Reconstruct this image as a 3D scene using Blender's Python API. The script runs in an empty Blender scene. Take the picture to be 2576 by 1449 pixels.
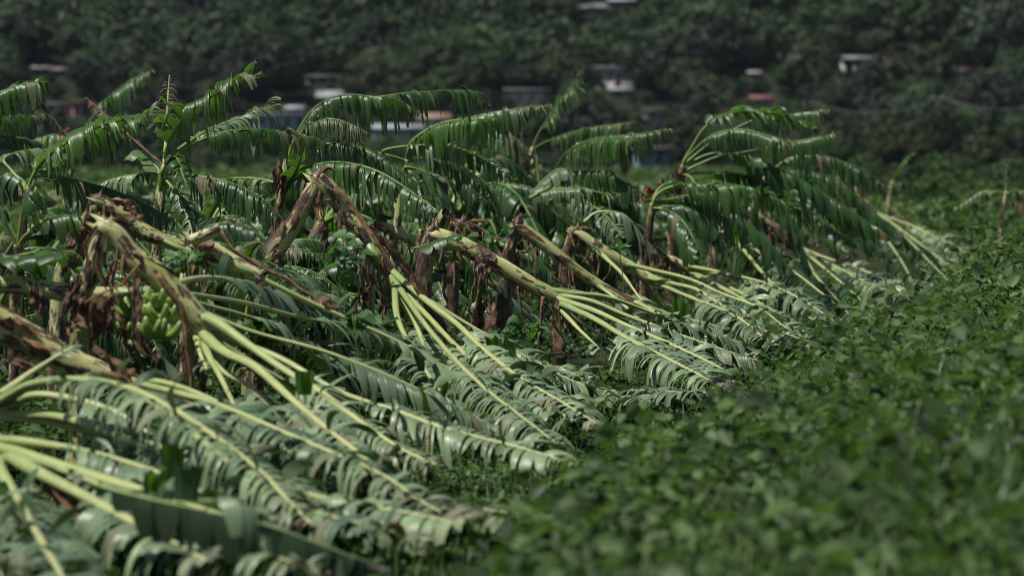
import bpy, math, random
import numpy as np
from mathutils import Vector

# ------------------------------------------------------------------ camera, sky, sun, exposure
sc = bpy.context.scene
COL = sc.collection
SC = 1.41                      # metres per layout unit
LENS = 135.0
K = 36.0 / LENS / 2576.0       # radians-ish per layout pixel (layout frame is 2576 x 1449)
CAM_H = 1.7 * SC
HORIZON = 390.0
PITCH = math.atan((724.5 - HORIZON) * K)

cam_d = bpy.data.cameras.new("camera")
cam = bpy.data.objects.new("camera", cam_d)
COL.objects.link(cam)
cam_d.lens = LENS
cam_d.sensor_width = 36.0
cam_d.clip_start = 0.5
cam_d.clip_end = 6000.0
cam.location = (0, 0, CAM_H)
cam.rotation_euler = (math.pi / 2 - PITCH, 0, 0)
cam_d.dof.use_dof = True
cam_d.dof.focus_distance = 27.0 * SC
cam_d.dof.aperture_fstop = 1.9
sc.camera = cam

SUN_EL, SUN_AZ = 66.0, 242.0   # azimuth clockwise from +Y
world = bpy.data.worlds.new("World")
sc.world = world
world.use_nodes = True
wn = world.node_tree
wn.nodes.clear()
w_out = wn.nodes.new("ShaderNodeOutputWorld")
w_bg = wn.nodes.new("ShaderNodeBackground")
w_sky = wn.nodes.new("ShaderNodeTexSky")
w_sky.sky_type = 'NISHITA'
w_sky.sun_disc = False
w_sky.sun_elevation = math.radians(SUN_EL)
w_sky.sun_rotation = math.radians(SUN_AZ)
w_bg.inputs[1].default_value = 0.05
wn.links.new(w_sky.outputs[0], w_bg.inputs[0])
wn.links.new(w_bg.outputs[0], w_out.inputs[0])

sun_d = bpy.data.lights.new("sun", 'SUN')
sun_d.energy = 5.0
sun_d.angle = math.radians(0.55)
sun_d.color = (1.0, 0.95, 0.87)
sun = bpy.data.objects.new("sun", sun_d)
COL.objects.link(sun)
_el, _az = math.radians(SUN_EL), math.radians(SUN_AZ)
_sv = Vector((math.sin(_az) * math.cos(_el), math.cos(_az) * math.cos(_el), math.sin(_el)))
sun.rotation_euler = _sv.to_track_quat('Z', 'Y').to_euler()
sun.location = (-20, 20, 60)

sc.view_settings.view_transform = 'Standard'
sc.view_settings.look = 'None'
sc.view_settings.gamma = 1.0
sc.view_settings.use_curve_mapping = False
sc.view_settings.exposure = 0.25
sc.render.engine = 'CYCLES'
sc.cycles.use_denoising = True
sc.cycles.filter_width = 1.0
sc.cycles.max_bounces = 8
sc.cycles.transparent_max_bounces = 8
sc.cycles.sample_clamp_indirect = 6.0

# ------------------------------------------------------------------ helpers
_cp, _sp = math.cos(PITCH), math.sin(PITCH)

def at(u, v, d):
    """layout pixel + distance (layout units, measured along +Y) -> point in the field"""
    x = (u - 1288.0) * K
    y = (724.5 - v) * K
    dx, dy, dz = x, _cp + y * _sp, -_sp + y * _cp
    s = d * SC / dy
    return np.array((dx * s, dy * s, CAM_H + dz * s))

def proj(p):
    x, y, z = p[0], p[1], p[2] - CAM_H
    f = y * _cp - z * _sp
    up = y * _sp + z * _cp
    return 1288.0 + x / f / K, 724.5 - up / f / K

def px(n, d):
    return n * K * d * SC

def rng_of(seed):
    return np.random.default_rng(seed)

def mesh_np(name, V, F, mat=None, smooth=True, attrs=None, colors=None):
    """F: (n,4) or (n,3) int array, or list of such arrays"""
    me = bpy.data.meshes.new(name)
    V = np.ascontiguousarray(V, dtype=np.float32)
    Fs = F if isinstance(F, list) else [F]
    Fs = [np.asarray(f, dtype=np.int32) for f in Fs if len(f)]
    nl = sum(f.size for f in Fs)
    nf = sum(len(f) for f in Fs)
    me.vertices.add(len(V))
    me.vertices.foreach_set("co", V.ravel())
    me.loops.add(nl)
    me.polygons.add(nf)
    me.loops.foreach_set("vertex_index", np.concatenate([f.ravel() for f in Fs]).astype(np.int32))
    tot = np.concatenate([np.full(len(f), f.shape[1], dtype=np.int32) for f in Fs])
    st = np.zeros(nf, dtype=np.int32)
    st[1:] = np.cumsum(tot)[:-1]
    me.polygons.foreach_set("loop_start", st)
    if smooth:
        me.polygons.foreach_set("use_smooth", np.ones(nf, dtype=bool))
    me.update(calc_edges=True)
    for k, a in (attrs or {}).items():
        at_ = me.attributes.new(k, 'FLOAT', 'POINT')
        at_.data.foreach_set("value", np.ascontiguousarray(a, dtype=np.float32))
    for k, a in (colors or {}).items():
        at_ = me.attributes.new(k, 'FLOAT_VECTOR', 'POINT')
        at_.data.foreach_set("vector", np.ascontiguousarray(a, dtype=np.float32).ravel())
    if mat is not None:
        me.materials.append(mat)
    return me

def link(name, me, parent=None, loc=None):
    o = bpy.data.objects.new(name, me)
    COL.objects.link(o)
    if parent is not None:
        o.parent = parent
    if loc is not None:
        o.location = loc
    return o

def tag(o, label=None, cat=None, group=None, kind=None):
    if label: o["label"] = label
    if cat: o["category"] = cat
    if group: o["group"] = group
    if kind: o["kind"] = kind
    return o

def empty(name, loc, label, cat, group=None):
    o = bpy.data.objects.new(name, None)
    COL.objects.link(o)
    o.location = [float(c) for c in loc]
    o.empty_display_size = 0.2
    return tag(o, label, cat, group)

def copy_tree(o, parent=None):
    c = o.copy()
    COL.objects.link(c)
    c.parent = parent
    for ch in list(o.children):
        copy_tree(ch, c)
    return c

def nrm(a):
    return a / np.maximum(np.linalg.norm(a, axis=-1, keepdims=True), 1e-9)

def spline(pts, n):
    """Catmull-Rom through pts, resampled to n points evenly by length"""
    P = np.asarray(pts, dtype=float)
    if len(P) == 2:
        P = np.array([P[0], (P[0] * 2 + P[1]) / 3, (P[0] + P[1] * 2) / 3, P[1]])
    Q = np.vstack([2 * P[0] - P[1], P, 2 * P[-1] - P[-2]])
    out = []
    for i in range(1, len(Q) - 2):
        t = np.linspace(0, 1, 16, endpoint=False)[:, None]
        p0, p1, p2, p3 = Q[i - 1], Q[i], Q[i + 1], Q[i + 2]
        out.append(0.5 * ((2 * p1) + (-p0 + p2) * t + (2 * p0 - 5 * p1 + 4 * p2 - p3) * t * t + (-p0 + 3 * p1 - 3 * p2 + p3) * t ** 3))
    out.append(P[-1:])
    C = np.vstack(out)
    s = np.concatenate([[0], np.cumsum(np.linalg.norm(np.diff(C, axis=0), axis=1))])
    q = np.linspace(0, s[-1], n)
    return np.stack([np.interp(q, s, C[:, k]) for k in range(3)], axis=1), s[-1]

def frames(C):
    T = nrm(np.gradient(C, axis=0))
    S = np.cross(T, np.array((0, 0, 1.0)))
    bad = np.linalg.norm(S, axis=1) < 0.15
    S[bad] += np.array((0.0, -0.3, 0.0)) * 1.0
    S = nrm(S - (S * T).sum(1, keepdims=True) * T)
    for i in range(1, len(S)):
        if (S[i] * S[i - 1]).sum() < 0:
            S[i] = -S[i]
    N = np.cross(S, T)
    return T, nrm(S), nrm(N)

def tube(C, R, sides=8, squash=None, caps=True, th0=0.0, th1=2 * math.pi, ragged=None):
    """returns V, F, theta, along"""
    n = len(C)
    T, S, N = frames(C)
    closed = abs(th1 - th0 - 2 * math.pi) < 1e-6
    th = np.linspace(th0, th1, sides, endpoint=not closed)
    R = np.asarray(R, dtype=float)
    if R.ndim == 1:
        R = np.repeat(R[:, None], sides, axis=1)
    sq = np.ones(n) if squash is None else squash
    V = C[:, None, :] + R[:, :, None] * (np.cos(th)[None, :, None] * S[:, None, :] + (sq[:, None] * np.sin(th)[None, :])[:, :, None] * N[:, None, :])
    idx = np.arange(n * sides).reshape(n, sides)
    if closed:
        a = idx[:-1]; b = np.roll(idx[:-1], -1, axis=1); c = np.roll(idx[1:], -1, axis=1); d = idx[1:]
    else:
        a = idx[:-1, :-1]; b = idx[:-1, 1:]; c = idx[1:, 1:]; d = idx[1:, :-1]
    F = np.stack([a, b, c, d], axis=-1).reshape(-1, 4)
    s = np.concatenate([[0], np.cumsum(np.linalg.norm(np.diff(C, axis=0), axis=1))])
    TH = np.tile(th, n)
    AL = np.repeat(s, sides)
    V = V.reshape(-1, 3)
    Fs = [F]
    if caps and closed:
        V = np.vstack([V, C[0], C[-1]])
        k0, k1 = len(V) - 2, len(V) - 1
        i0, i1 = idx[0], idx[-1]
        Fs.append(np.stack([np.roll(i0, -1), i0, np.full(sides, k0)], 1))
        Fs.append(np.stack([i1, np.roll(i1, -1), np.full(sides, k1)], 1))
        TH = np.append(TH, [0, 0]); AL = np.append(AL, [s[0], s[-1]])
    return V, Fs, TH, AL

# smooth 2-D value noise on a lattice (for terrain and weed mounds)
_NZ = rng_of(77).random((256, 256))
def vnoise(x, y):
    x = np.asarray(x, float); y = np.asarray(y, float)
    xi = np.floor(x).astype(int); yi = np.floor(y).astype(int)
    fx = x - xi; fy = y - yi
    fx = fx * fx * (3 - 2 * fx); fy = fy * fy * (3 - 2 * fy)
    g = lambda a, b: _NZ[a & 255, b & 255]
    return (g(xi, yi) * (1 - fx) + g(xi + 1, yi) * fx) * (1 - fy) + (g(xi, yi + 1) * (1 - fx) + g(xi + 1, yi + 1) * fx) * fy

# ------------------------------------------------------------------ materials
def new_mat(name):
    m = bpy.data.materials.new(name)
    m.use_nodes = True
    nt = m.node_tree
    nt.nodes.clear()
    out = nt.nodes.new("ShaderNodeOutputMaterial")
    return m, nt, out

def node(nt, kind, **kw):
    n = nt.nodes.new(kind)
    for k, v in kw.items():
        if k.startswith("i_"):
            n.inputs[k[2:].replace("_", " ")].default_value = v
        else:
            setattr(n, k, v)
    return n

def mix_col(nt, fac, a, b, mode='MIX'):
    n = nt.nodes.new("ShaderNodeMix")
    n.data_type = 'RGBA'
    n.blend_type = mode
    for sock, val in ((n.inputs[0], fac), (n.inputs[6], a), (n.inputs[7], b)):
        if hasattr(val, "links") or hasattr(val, "is_linked"):
            nt.links.new(val, sock)
        elif isinstance(val, (int, float)):
            sock.default_value = val
        else:
            sock.default_value = (*val, 1.0)
    return n.outputs[2]

def attr(nt, name):
    n = nt.nodes.new("ShaderNodeAttribute")
    n.attribute_name = name
    return n

def ramp(nt, fac, stops, interp='LINEAR'):
    n = nt.nodes.new("ShaderNodeValToRGB")
    n.color_ramp.interpolation = interp
    el = n.color_ramp.elements
    while len(el) < len(stops):
        el.new(0.5)
    for e, (p, c) in zip(el, stops):
        e.position = p
        e.color = (*c, 1.0) if len(c) == 3 else c
    nt.links.new(fac, n.inputs[0])
    return n.outputs[0]

def leaf_material(name, top, under, trans, rough=0.36, dry=(0.15, 0.11, 0.07), tfac=0.3, spec=0.5, ribs=False, span=(0.55, 1.4)):
    """two faces of a real leaf: glossy top, waxy underside, some light through the blade"""
    m, nt, out = new_mat(name)
    geo = nt.nodes.new("ShaderNodeNewGeometry")
    tone = attr(nt, "tone").outputs["Fac"]
    dryA = attr(nt, "dry").outputs["Fac"]
    tc = node(nt, "ShaderNodeTexCoord")
    no = node(nt, "ShaderNodeTexNoise", i_Scale=5.0, i_Detail=3.0)
    nt.links.new(tc.outputs["Object"], no.inputs["Vector"])
    base = mix_col(nt, geo.outputs["Backfacing"], top, under)
    dark = mix_col(nt, 1.0, base, (span[0], span[0] * 1.1, span[0] * 1.05), 'MULTIPLY')
    lite = mix_col(nt, 1.0, base, (span[1] * 1.05, span[1] * .95, span[1] * .85), 'MULTIPLY')
    c1 = mix_col(nt, tone, dark, lite)
    c2 = mix_col(nt, 0.35, c1, ramp(nt, no.outputs["Fac"], [(0.3, (0.5, 0.5, 0.5)), (0.7, (1.5, 1.5, 1.4))]), 'MULTIPLY')
    c3 = mix_col(nt, dryA, c2, dry)
    p = node(nt, "ShaderNodeBsdfPrincipled")
    if ribs:
        ru = attr(nt, "rib").outputs["Fac"]
        cx = node(nt, "ShaderNodeCombineXYZ")
        nt.links.new(ru, cx.inputs[0])
        rn = node(nt, "ShaderNodeTexNoise", i_Scale=75.0, i_Detail=2.0)
        nt.links.new(cx.outputs[0], rn.inputs["Vector"])
        c3 = mix_col(nt, 0.5, c3, ramp(nt, rn.outputs["Fac"], [(0.35, (0.72, 0.74, 0.72)), (0.65, (1.2, 1.2, 1.2))]), 'MULTIPLY')
        bp = node(nt, "ShaderNodeBump", i_Strength=0.7, i_Distance=0.012)
        nt.links.new(rn.outputs["Fac"], bp.inputs["Height"])
        nt.links.new(bp.outputs[0], p.inputs["Normal"])
    nt.links.new(c3, p.inputs["Base Color"])
    mr = node(nt, "ShaderNodeMapRange")
    nt.links.new(dryA, mr.inputs[0])
    mr.inputs[3].default_value = rough
    mr.inputs[4].default_value = 0.85
    nt.links.new(mr.outputs[0], p.inputs["Roughness"])
    p.inputs["Specular IOR Level"].default_value = spec
    tr = node(nt, "ShaderNodeBsdfTranslucent")
    tcol = mix_col(nt, dryA, mix_col(nt, tone, tuple(x * 0.7 for x in trans), tuple(x * 1.25 for x in trans)), (0.1, 0.06, 0.03))
    nt.links.new(tcol, tr.inputs["Color"])
    mx = node(nt, "ShaderNodeMixShader")
    mx.inputs[0].default_value = tfac
    nt.links.new(p.outputs[0], mx.inputs[1])
    nt.links.new(tr.outputs[0], mx.inputs[2])
    nt.links.new(mx.outputs[0], out.inputs[0])
    return m

M = {}
M['blade'] = leaf_material("banana_blade", (0.034, 0.085, 0.024), (0.15, 0.215, 0.14), (0.10, 0.26, 0.015), rough=0.33, tfac=0.27, ribs=True)
M['blade_fresh'] = leaf_material("banana_blade_fresh", (0.045, 0.11, 0.025), (0.17, 0.24, 0.14), (0.14, 0.33, 0.02), rough=0.33, tfac=0.34, ribs=True)
M['blade_wilt'] = leaf_material("banana_blade_wilting", (0.045, 0.10, 0.045), (0.185, 0.275, 0.165), (0.10, 0.22, 0.04), rough=0.33, tfac=0.13, span=(0.42, 1.35), ribs=True)
M['blade_shaded'] = leaf_material("banana_blade_shaded", (0.012, 0.034, 0.010), (0.09, 0.14, 0.08), (0.04, 0.11, 0.01), rough=0.5, tfac=0.06, ribs=True)  # near-black green: deep shade on the folded near leaf put into its colour
M['weed'] = leaf_material("weed_leaf", (0.050, 0.098, 0.034), (0.066, 0.116, 0.050), (0.12, 0.25, 0.034), rough=0.52, tfac=0.24, spec=0.22, span=(0.30, 1.5), dry=(0.20, 0.17, 0.06))
M['vine'] = leaf_material("vine_leaf", (0.03, 0.10, 0.02), (0.06, 0.13, 0.04), (0.10, 0.30, 0.02), rough=0.45, tfac=0.3)
M['grass'] = leaf_material("grass_blade", (0.055, 0.12, 0.03), (0.06, 0.125, 0.036), (0.11, 0.26, 0.03), rough=0.45, tfac=0.3, dry=(0.20, 0.24, 0.11))
TREE_COLS = {
    'dark': ((0.008, 0.016, 0.010), (0.012, 0.021, 0.014), (0.012, 0.028, 0.010)),
    'mid': ((0.023, 0.047, 0.019), (0.03, 0.055, 0.025), (0.032, 0.075, 0.015)),
    'olive': ((0.024, 0.034, 0.013), (0.03, 0.042, 0.018), (0.034, 0.058, 0.012)),
    'bright': ((0.036, 0.080, 0.020), (0.045, 0.086, 0.028), (0.055, 0.13, 0.016)),
    'grey': ((0.04, 0.048, 0.042), (0.05, 0.058, 0.05), (0.024, 0.04, 0.02)),
}
for k_, (a_, b_, c_) in TREE_COLS.items():
    M['tree_' + k_] = leaf_material("tree_leaf_" + k_, a_, b_, c_, rough=0.55, tfac=0.2, spec=0.2, dry=(0.07, 0.055, 0.03))

def stem_material():
    m, nt, out = new_mat("banana_pseudostem")
    co = attr(nt, "sco").outputs["Vector"]
    n1 = node(nt, "ShaderNodeTexNoise", i_Scale=9.0, i_Detail=6.0, i_Roughness=0.65)
    n2 = node(nt, "ShaderNodeTexNoise", i_Scale=26.0, i_Detail=5.0, i_Roughness=0.7)
    n3 = node(nt, "ShaderNodeTexNoise", i_Scale=4.5, i_Detail=3.0)
    for n in (n1, n2, n3):
        nt.links.new(co, n.inputs["Vector"])
    base = ramp(nt, n3.outputs["Fac"], [(0.32, (0.25, 0.265, 0.085)), (0.5, (0.41, 0.42, 0.18)), (0.68, (0.55, 0.53, 0.32))])
    dark = ramp(nt, n2.outputs["Fac"], [(0.3, (0.018, 0.009, 0.011)), (0.52, (0.075, 0.040, 0.034)), (0.68, (0.24, 0.15, 0.09))])
    age = attr(nt, "dry").outputs["Fac"]
    add = node(nt, "ShaderNodeMath", operation='ADD')
    mul = node(nt, "ShaderNodeMath", operation='MULTIPLY')
    mul.inputs[1].default_value = 0.23
    nt.links.new(age, mul.inputs[0])
    nt.links.new(n1.outputs["Fac"], add.inputs[0])
    nt.links.new(mul.outputs[0], add.inputs[1])
    mask = ramp(nt, add.outputs[0], [(0.59, (0, 0, 0)), (0.645, (1, 1, 1))])
    c = mix_col(nt, mask, base, dark)
    speck = ramp(nt, n2.outputs["Fac"], [(0.60, (0, 0, 0)), (0.68, (1, 1, 1))])
    c = mix_col(nt, speck, c, (0.07, 0.035, 0.025))
    p = node(nt, "ShaderNodeBsdfPrincipled", i_Roughness=0.42)
    p.inputs["Specular IOR Level"].default_value = 0.4
    nt.links.new(c, p.inputs["Base Color"])
    b = node(nt, "ShaderNodeBump", i_Strength=0.5, i_Distance=0.02)
    nt.links.new(n2.outputs["Fac"], b.inputs["Height"])
    nt.links.new(b.outputs[0], p.inputs["Normal"])
    nt.links.new(p.outputs[0], out.inputs[0])
    return m
M['stem'] = stem_material()

def rib_material(name, c0, c1, c2, rough=0.4, streak=True):
    m, nt, out = new_mat(name)
    t = attr(nt, "tone").outputs["Fac"]
    tc = node(nt, "ShaderNodeTexCoord")
    no = node(nt, "ShaderNodeTexNoise", i_Scale=24.0, i_Detail=5.0, i_Roughness=0.65)
    nt.links.new(attr(nt, "sco").outputs["Vector"] if streak else tc.outputs["Object"], no.inputs["Vector"])
    base = ramp(nt, t, [(0.0, c0), (0.25, c1), (1.0, c2)])
    v = ramp(nt, no.outputs["Fac"], [(0.3, (0.55, 0.6, 0.48)), (0.7, (1.25, 1.22, 1.1))])
    c = mix_col(nt, 0.7, base, v, 'MULTIPLY')
    sp = ramp(nt, no.outputs["Fac"], [(0.63, (0, 0, 0)), (0.70, (1, 1, 1))])
    c = mix_col(nt, sp, c, (0.12, 0.075, 0.035))
    p = node(nt, "ShaderNodeBsdfPrincipled", i_Roughness=rough)
    nt.links.new(c, p.inputs["Base Color"])
    bp = node(nt, "ShaderNodeBump", i_Strength=0.5, i_Distance=0.01)
    nt.links.new(no.outputs["Fac"], bp.inputs["Height"])
    nt.links.new(bp.outputs[0], p.inputs["Normal"])
    nt.links.new(p.outputs[0], out.inputs[0])
    return m
M['rib_pale'] = rib_material("petiole_pale", (0.20, 0.285, 0.10), (0.31, 0.37, 0.16), (0.45, 0.445, 0.23))
M['rib_green'] = rib_material("petiole_green", (0.12, 0.19, 0.04), (0.15, 0.23, 0.05), (0.10, 0.17, 0.05))

def brown_material(name, a, b, c):
    m, nt, out = new_mat(name)
    tc = node(nt, "ShaderNodeTexCoord")
    no = node(nt, "ShaderNodeTexNoise", i_Scale=11.0, i_Detail=6.0, i_Roughness=0.7)
    nt.links.new(tc.outputs["Object"], no.inputs["Vector"])
    col = ramp(nt, no.outputs["Fac"], [(0.3, a), (0.52, b), (0.72, c)])
    p = node(nt, "ShaderNodeBsdfPrincipled", i_Roughness=0.85)
    p.inputs["Specular IOR Level"].default_value = 0.15
    nt.links.new(col, p.inputs["Base Color"])
    bp = node(nt, "ShaderNodeBump", i_Strength=0.6, i_Distance=0.02)
    nt.links.new(no.outputs["Fac"], bp.inputs["Height"])
    nt.links.new(bp.outputs[0], p.inputs["Normal"])
    tr = node(nt, "ShaderNodeBsdfTranslucent")
    nt.links.new(col, tr.inputs["Color"])
    mx = node(nt, "ShaderNodeMixShader")
    mx.inputs[0].default_value = 0.15
    nt.links.new(p.outputs[0], mx.inputs[1])
    nt.links.new(tr.outputs[0], mx.inputs[2])
    nt.links.new(mx.outputs[0], out.inputs[0])
    return m
M['dry'] = brown_material("dry_banana_leaf", (0.05, 0.028, 0.018), (0.15, 0.095, 0.065), (0.34, 0.25, 0.19))
M['tan'] = brown_material("dry_tan_sheath", (0.10, 0.055, 0.03), (0.23, 0.13, 0.07), (0.36, 0.24, 0.15))
M['bark'] = brown_material("tree_bark", (0.03, 0.024, 0.018), (0.07, 0.055, 0.04), (0.13, 0.11, 0.09))
M['fruit'] = rib_material("green_banana_skin", (0.14, 0.24, 0.04), (0.17, 0.28, 0.055), (0.19, 0.26, 0.07), rough=0.35, streak=False)

def plain(name, col, rough=0.7, var=0.25, scale=0.8):
    m, nt, out = new_mat(name)
    tc = node(nt, "ShaderNodeTexCoord")
    no = node(nt, "ShaderNodeTexNoise", i_Scale=scale, i_Detail=5.0, i_Roughness=0.65)
    nt.links.new(tc.outputs["Object"], no.inputs["Vector"])
    v = ramp(nt, no.outputs["Fac"], [(0.3, (1 - var,) * 3), (0.7, (1 + var * 0.5,) * 3)])
    p = node(nt, "ShaderNodeBsdfPrincipled", i_Roughness=rough)
    nt.links.new(mix_col(nt, 1.0, col, v, 'MULTIPLY'), p.inputs["Base Color"])
    nt.links.new(p.outputs[0], out.inputs[0])
    return m

def ground_material(name, a, b, c, scale):
    m, nt, out = new_mat(name)
    tc = node(nt, "ShaderNodeTexCoord")
    n1 = node(nt, "ShaderNodeTexNoise", i_Scale=scale, i_Detail=8.0, i_Roughness=0.7)
    nt.links.new(tc.outputs["Object"], n1.inputs["Vector"])
    col = ramp(nt, n1.outputs["Fac"], [(0.33, a), (0.5, b), (0.68, c)])
    p = node(nt, "ShaderNodeBsdfPrincipled", i_Roughness=0.95)
    p.inputs["Specular IOR Level"].default_value = 0.1
    nt.links.new(col, p.inputs["Base Color"])
    bp = node(nt, "ShaderNodeBump", i_Strength=1.0, i_Distance=0.1)
    nt.links.new(n1.outputs["Fac"], bp.inputs["Height"])
    nt.links.new(bp.outputs[0], p.inputs["Normal"])
    nt.links.new(p.outputs[0], out.inputs[0])
    return m
M['soil'] = ground_material("field_soil", (0.014, 0.018, 0.008), (0.022, 0.028, 0.011), (0.035, 0.035, 0.018), 0.9)
M['hill'] = ground_material("hill_soil", (0.009, 0.016, 0.008), (0.013, 0.022, 0.010), (0.018, 0.025, 0.013), 0.07)

# ------------------------------------------------------------------ terrain
HILL_Y = 425 * SC
def hill_z(x, y):
    x = np.asarray(x, float); y = np.asarray(y, float)
    foot = HILL_Y + 25 * (vnoise(x / 70 + 3.1, x * 0 + 9.3) - 0.5)
    t = np.maximum(y - foot, 0)
    s = 0.24 + 0.05 * (vnoise(x / 90 + 1, y / 90) - 0.5)
    z = s * t * (t / (t + 18))
    z = z + np.minimum(t, 60) / 60 * 3.0 * (vnoise(x / 28 + 7, y / 28) - 0.5)
    return z

def build_terrain():
    # the field: one sheet that runs far past the hill and the frame on all sides
    xs = np.array([-3000, -600, -200, -80, -40, -20, -10, 0, 10, 20, 40, 80, 200, 600, 3000], float)
    ys = np.array([-600, -100, -20, 0, 8, 14, 20, 30, 45, 70, 110, 200, 350, 580, 1200, 4000], float)
    X, Y = np.meshgrid(xs, ys)
    V = np.stack([X.ravel(), Y.ravel(), np.zeros(X.size)], 1)
    i = np.arange(X.size).reshape(X.shape)
    F = np.stack([i[:-1, :-1], i[:-1, 1:], i[1:, 1:], i[1:, :-1]], -1).reshape(-1, 4)
    tag(link("ground", mesh_np("ground", V, F, M['soil'])), "dark weedy soil of the flat banana field", None, None, "structure")
    xs = np.linspace(-620, 620, 161); ys = np.linspace(HILL_Y - 20, HILL_Y + 700, 121)
    X, Y = np.meshgrid(xs, ys)
    Z = hill_z(X, Y) - 0.05
    V = np.stack([X.ravel(), Y.ravel(), Z.ravel()], 1)
    i = np.arange(X.size).reshape(X.shape)
    F = np.stack([i[:-1, :-1], i[:-1, 1:], i[1:, 1:], i[1:, :-1]], -1).reshape(-1, 4)
    tag(link("hill", mesh_np("hill", V, F, M['hill'])), "dark wooded hillside rising behind the field", None, None, "structure")
build_terrain()

def on_hill(u, v):
    """where the line of sight through (u, v) meets the hillside"""
    for d in np.arange(415, 900, 0.5):
        p = at(u, v, d)
        if p[2] <= hill_z(p[0], p[1]):
            return p
    return at(u, v, 520)

# ------------------------------------------------------------------ weeds and grass (uncountable ground cover)
_EY = np.array([5, 11, 13.2, 17, 24.6, 37, 54.6, 90, 200]) * SC
_EX = np.array([-0.25, -0.42, -0.05, 0.22, 1.62, 3.8, 6.8, 13.0, 32]) * SC
def edge_x(y):
    return np.interp(y, _EY, _EX)

def domes(x, y, cx, cy, seed):
    """bushy mounds: height of the nearest jittered dome, 0..1"""
    gx, gy = x / cx, y / cy
    ix, iy = np.floor(gx).astype(int), np.floor(gy).astype(int)
    best = np.zeros_like(gx)
    for a in (-1, 0, 1):
        for b in (-1, 0, 1):
            jx, jy = ix + a, iy + b
            rx = _NZ[(jx * 3 + seed) & 255, (jy * 5 + seed) & 255]; ry = _NZ[(jx * 7 + seed + 11) & 255, (jy * 3 + 17) & 255]
            am = 0.35 + 0.65 * _NZ[(jx * 5 + 29) & 255, (jy * 7 + seed) & 255]
            d2 = (gx - jx - rx) ** 2 + (gy - jy - ry) ** 2
            best = np.maximum(best, am * np.clip(1 - d2 / 0.55, 0, 1) ** .6)
    return best

def weed_h(x, y):
    """height of the weed canopy: tall vines right of the fallen row, low growth inside it"""
    e = x - edge_x(y)
    side = np.clip(e / 1.5 + 0.30, 0, 1)
    side = side * side * (3 - 2 * side)
    tall = 0.10 + 0.62 * domes(x, y, .75, 1.2, 3) + np.clip(e - 1.2, 0, 1) * 0.42 * domes(x, y, 1.9, 2.8, 17) + np.clip((y - 30) / 30, 0, 1) * 0.55 * domes(x, y, 2.2, 3.6, 9) + 0.28 * vnoise(x / 2.6, y / 3.6 + 2) + np.clip((e - .6) / 6, 0, 0.6)
    low = 0.02 + 0.10 * vnoise(x / 0.6 + 3, y / 0.9)
    tall = tall + np.clip(e / 3, 0, 1) * (0.75 * vnoise(x / 4.5 + 21, y / 8 + 4) ** 1.5) * np.clip((y - 24) / 14, 0, 1) - 0.12 * (vnoise(x / .45 + 9, y / .7) > .62)
    near = np.clip((y - 8) / 8, 0.55, 1.0)
    return low * (1 - side) + tall * side * near

LEAF = np.array([(0, 0, 0), (-.40, .10, .10), (-.36, .52, .12), (0, 1, -.06), (.36, .52, .12), (.40, .10, .10)])
LEAF_N = np.array([(0, 0, 0), (-.14, .25, .05), (-.15, .6, .05), (0, 1, -.05), (.15, .6, .05), (.14, .25, .05)])

def leaf_cloud(P, D, U, size, shape=LEAF):
    """P position, D direction of the leaf axis, U approximate normal -> V, F"""
    D = nrm(D)
    X = nrm(np.cross(D, U))
    N = np.cross(X, D)
    L = shape[None, :, :] * size[:, None, None]
    V = P[:, None, :] + L[:, :, 0:1] * X[:, None, :] + L[:, :, 1:2] * D[:, None, :] + L[:, :, 2:3] * N[:, None, :]
    n = len(P)
    b = (np.arange(n) * 6)[:, None]
    F = np.concatenate([b + np.array([0, 3, 2, 1]), b + np.array([0, 5, 4, 3])], 0)
    return V.reshape(-1, 3), F

def sprigs(rng, x, y, h, nleaf, size):
    """each sprig: a leaning stem carrying nleaf leaves"""
    n = len(x)
    lean = rng.normal(0, 0.35, (n, 2))
    t = rng.random((n, nleaf)) ** 0.75
    px_ = x[:, None] + lean[:, 0:1] * h[:, None] * t + rng.normal(0, 0.05, (n, nleaf))
    py_ = y[:, None] + lean[:, 1:2] * h[:, None] * t + rng.normal(0, 0.05, (n, nleaf))
    pz_ = np.maximum(h[:, None] * t * rng.uniform(0.9, 1.12, (n, 1)), 0.015)
    P = np.stack([px_, py_, pz_], -1).reshape(-1, 3)
    m = len(P)
    az = rng.uniform(0, 2 * np.pi, m)
    el = rng.normal(-0.15, 0.45, m)
    D = np.stack([np.cos(az) * np.cos(el), np.sin(az) * np.cos(el), np.sin(el)], 1)
    U = nrm(np.array((0, 0, 1.0)) + rng.normal(0, 0.55, (m, 3)))
    s = np.repeat(size * rng.uniform(0.6, 1.35, n), nleaf) * rng.uniform(0.6, 1.2, m)
    tone = np.clip(np.repeat(rng.normal(0.42, 0.3, n), nleaf) + rng.normal(0, 0.2, m), 0, 1)
    dry = np.where(rng.random(m) < 0.003, rng.uniform(0.3, .7, m), 0.0)
    return P, D, U, s, tone, dry

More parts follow.
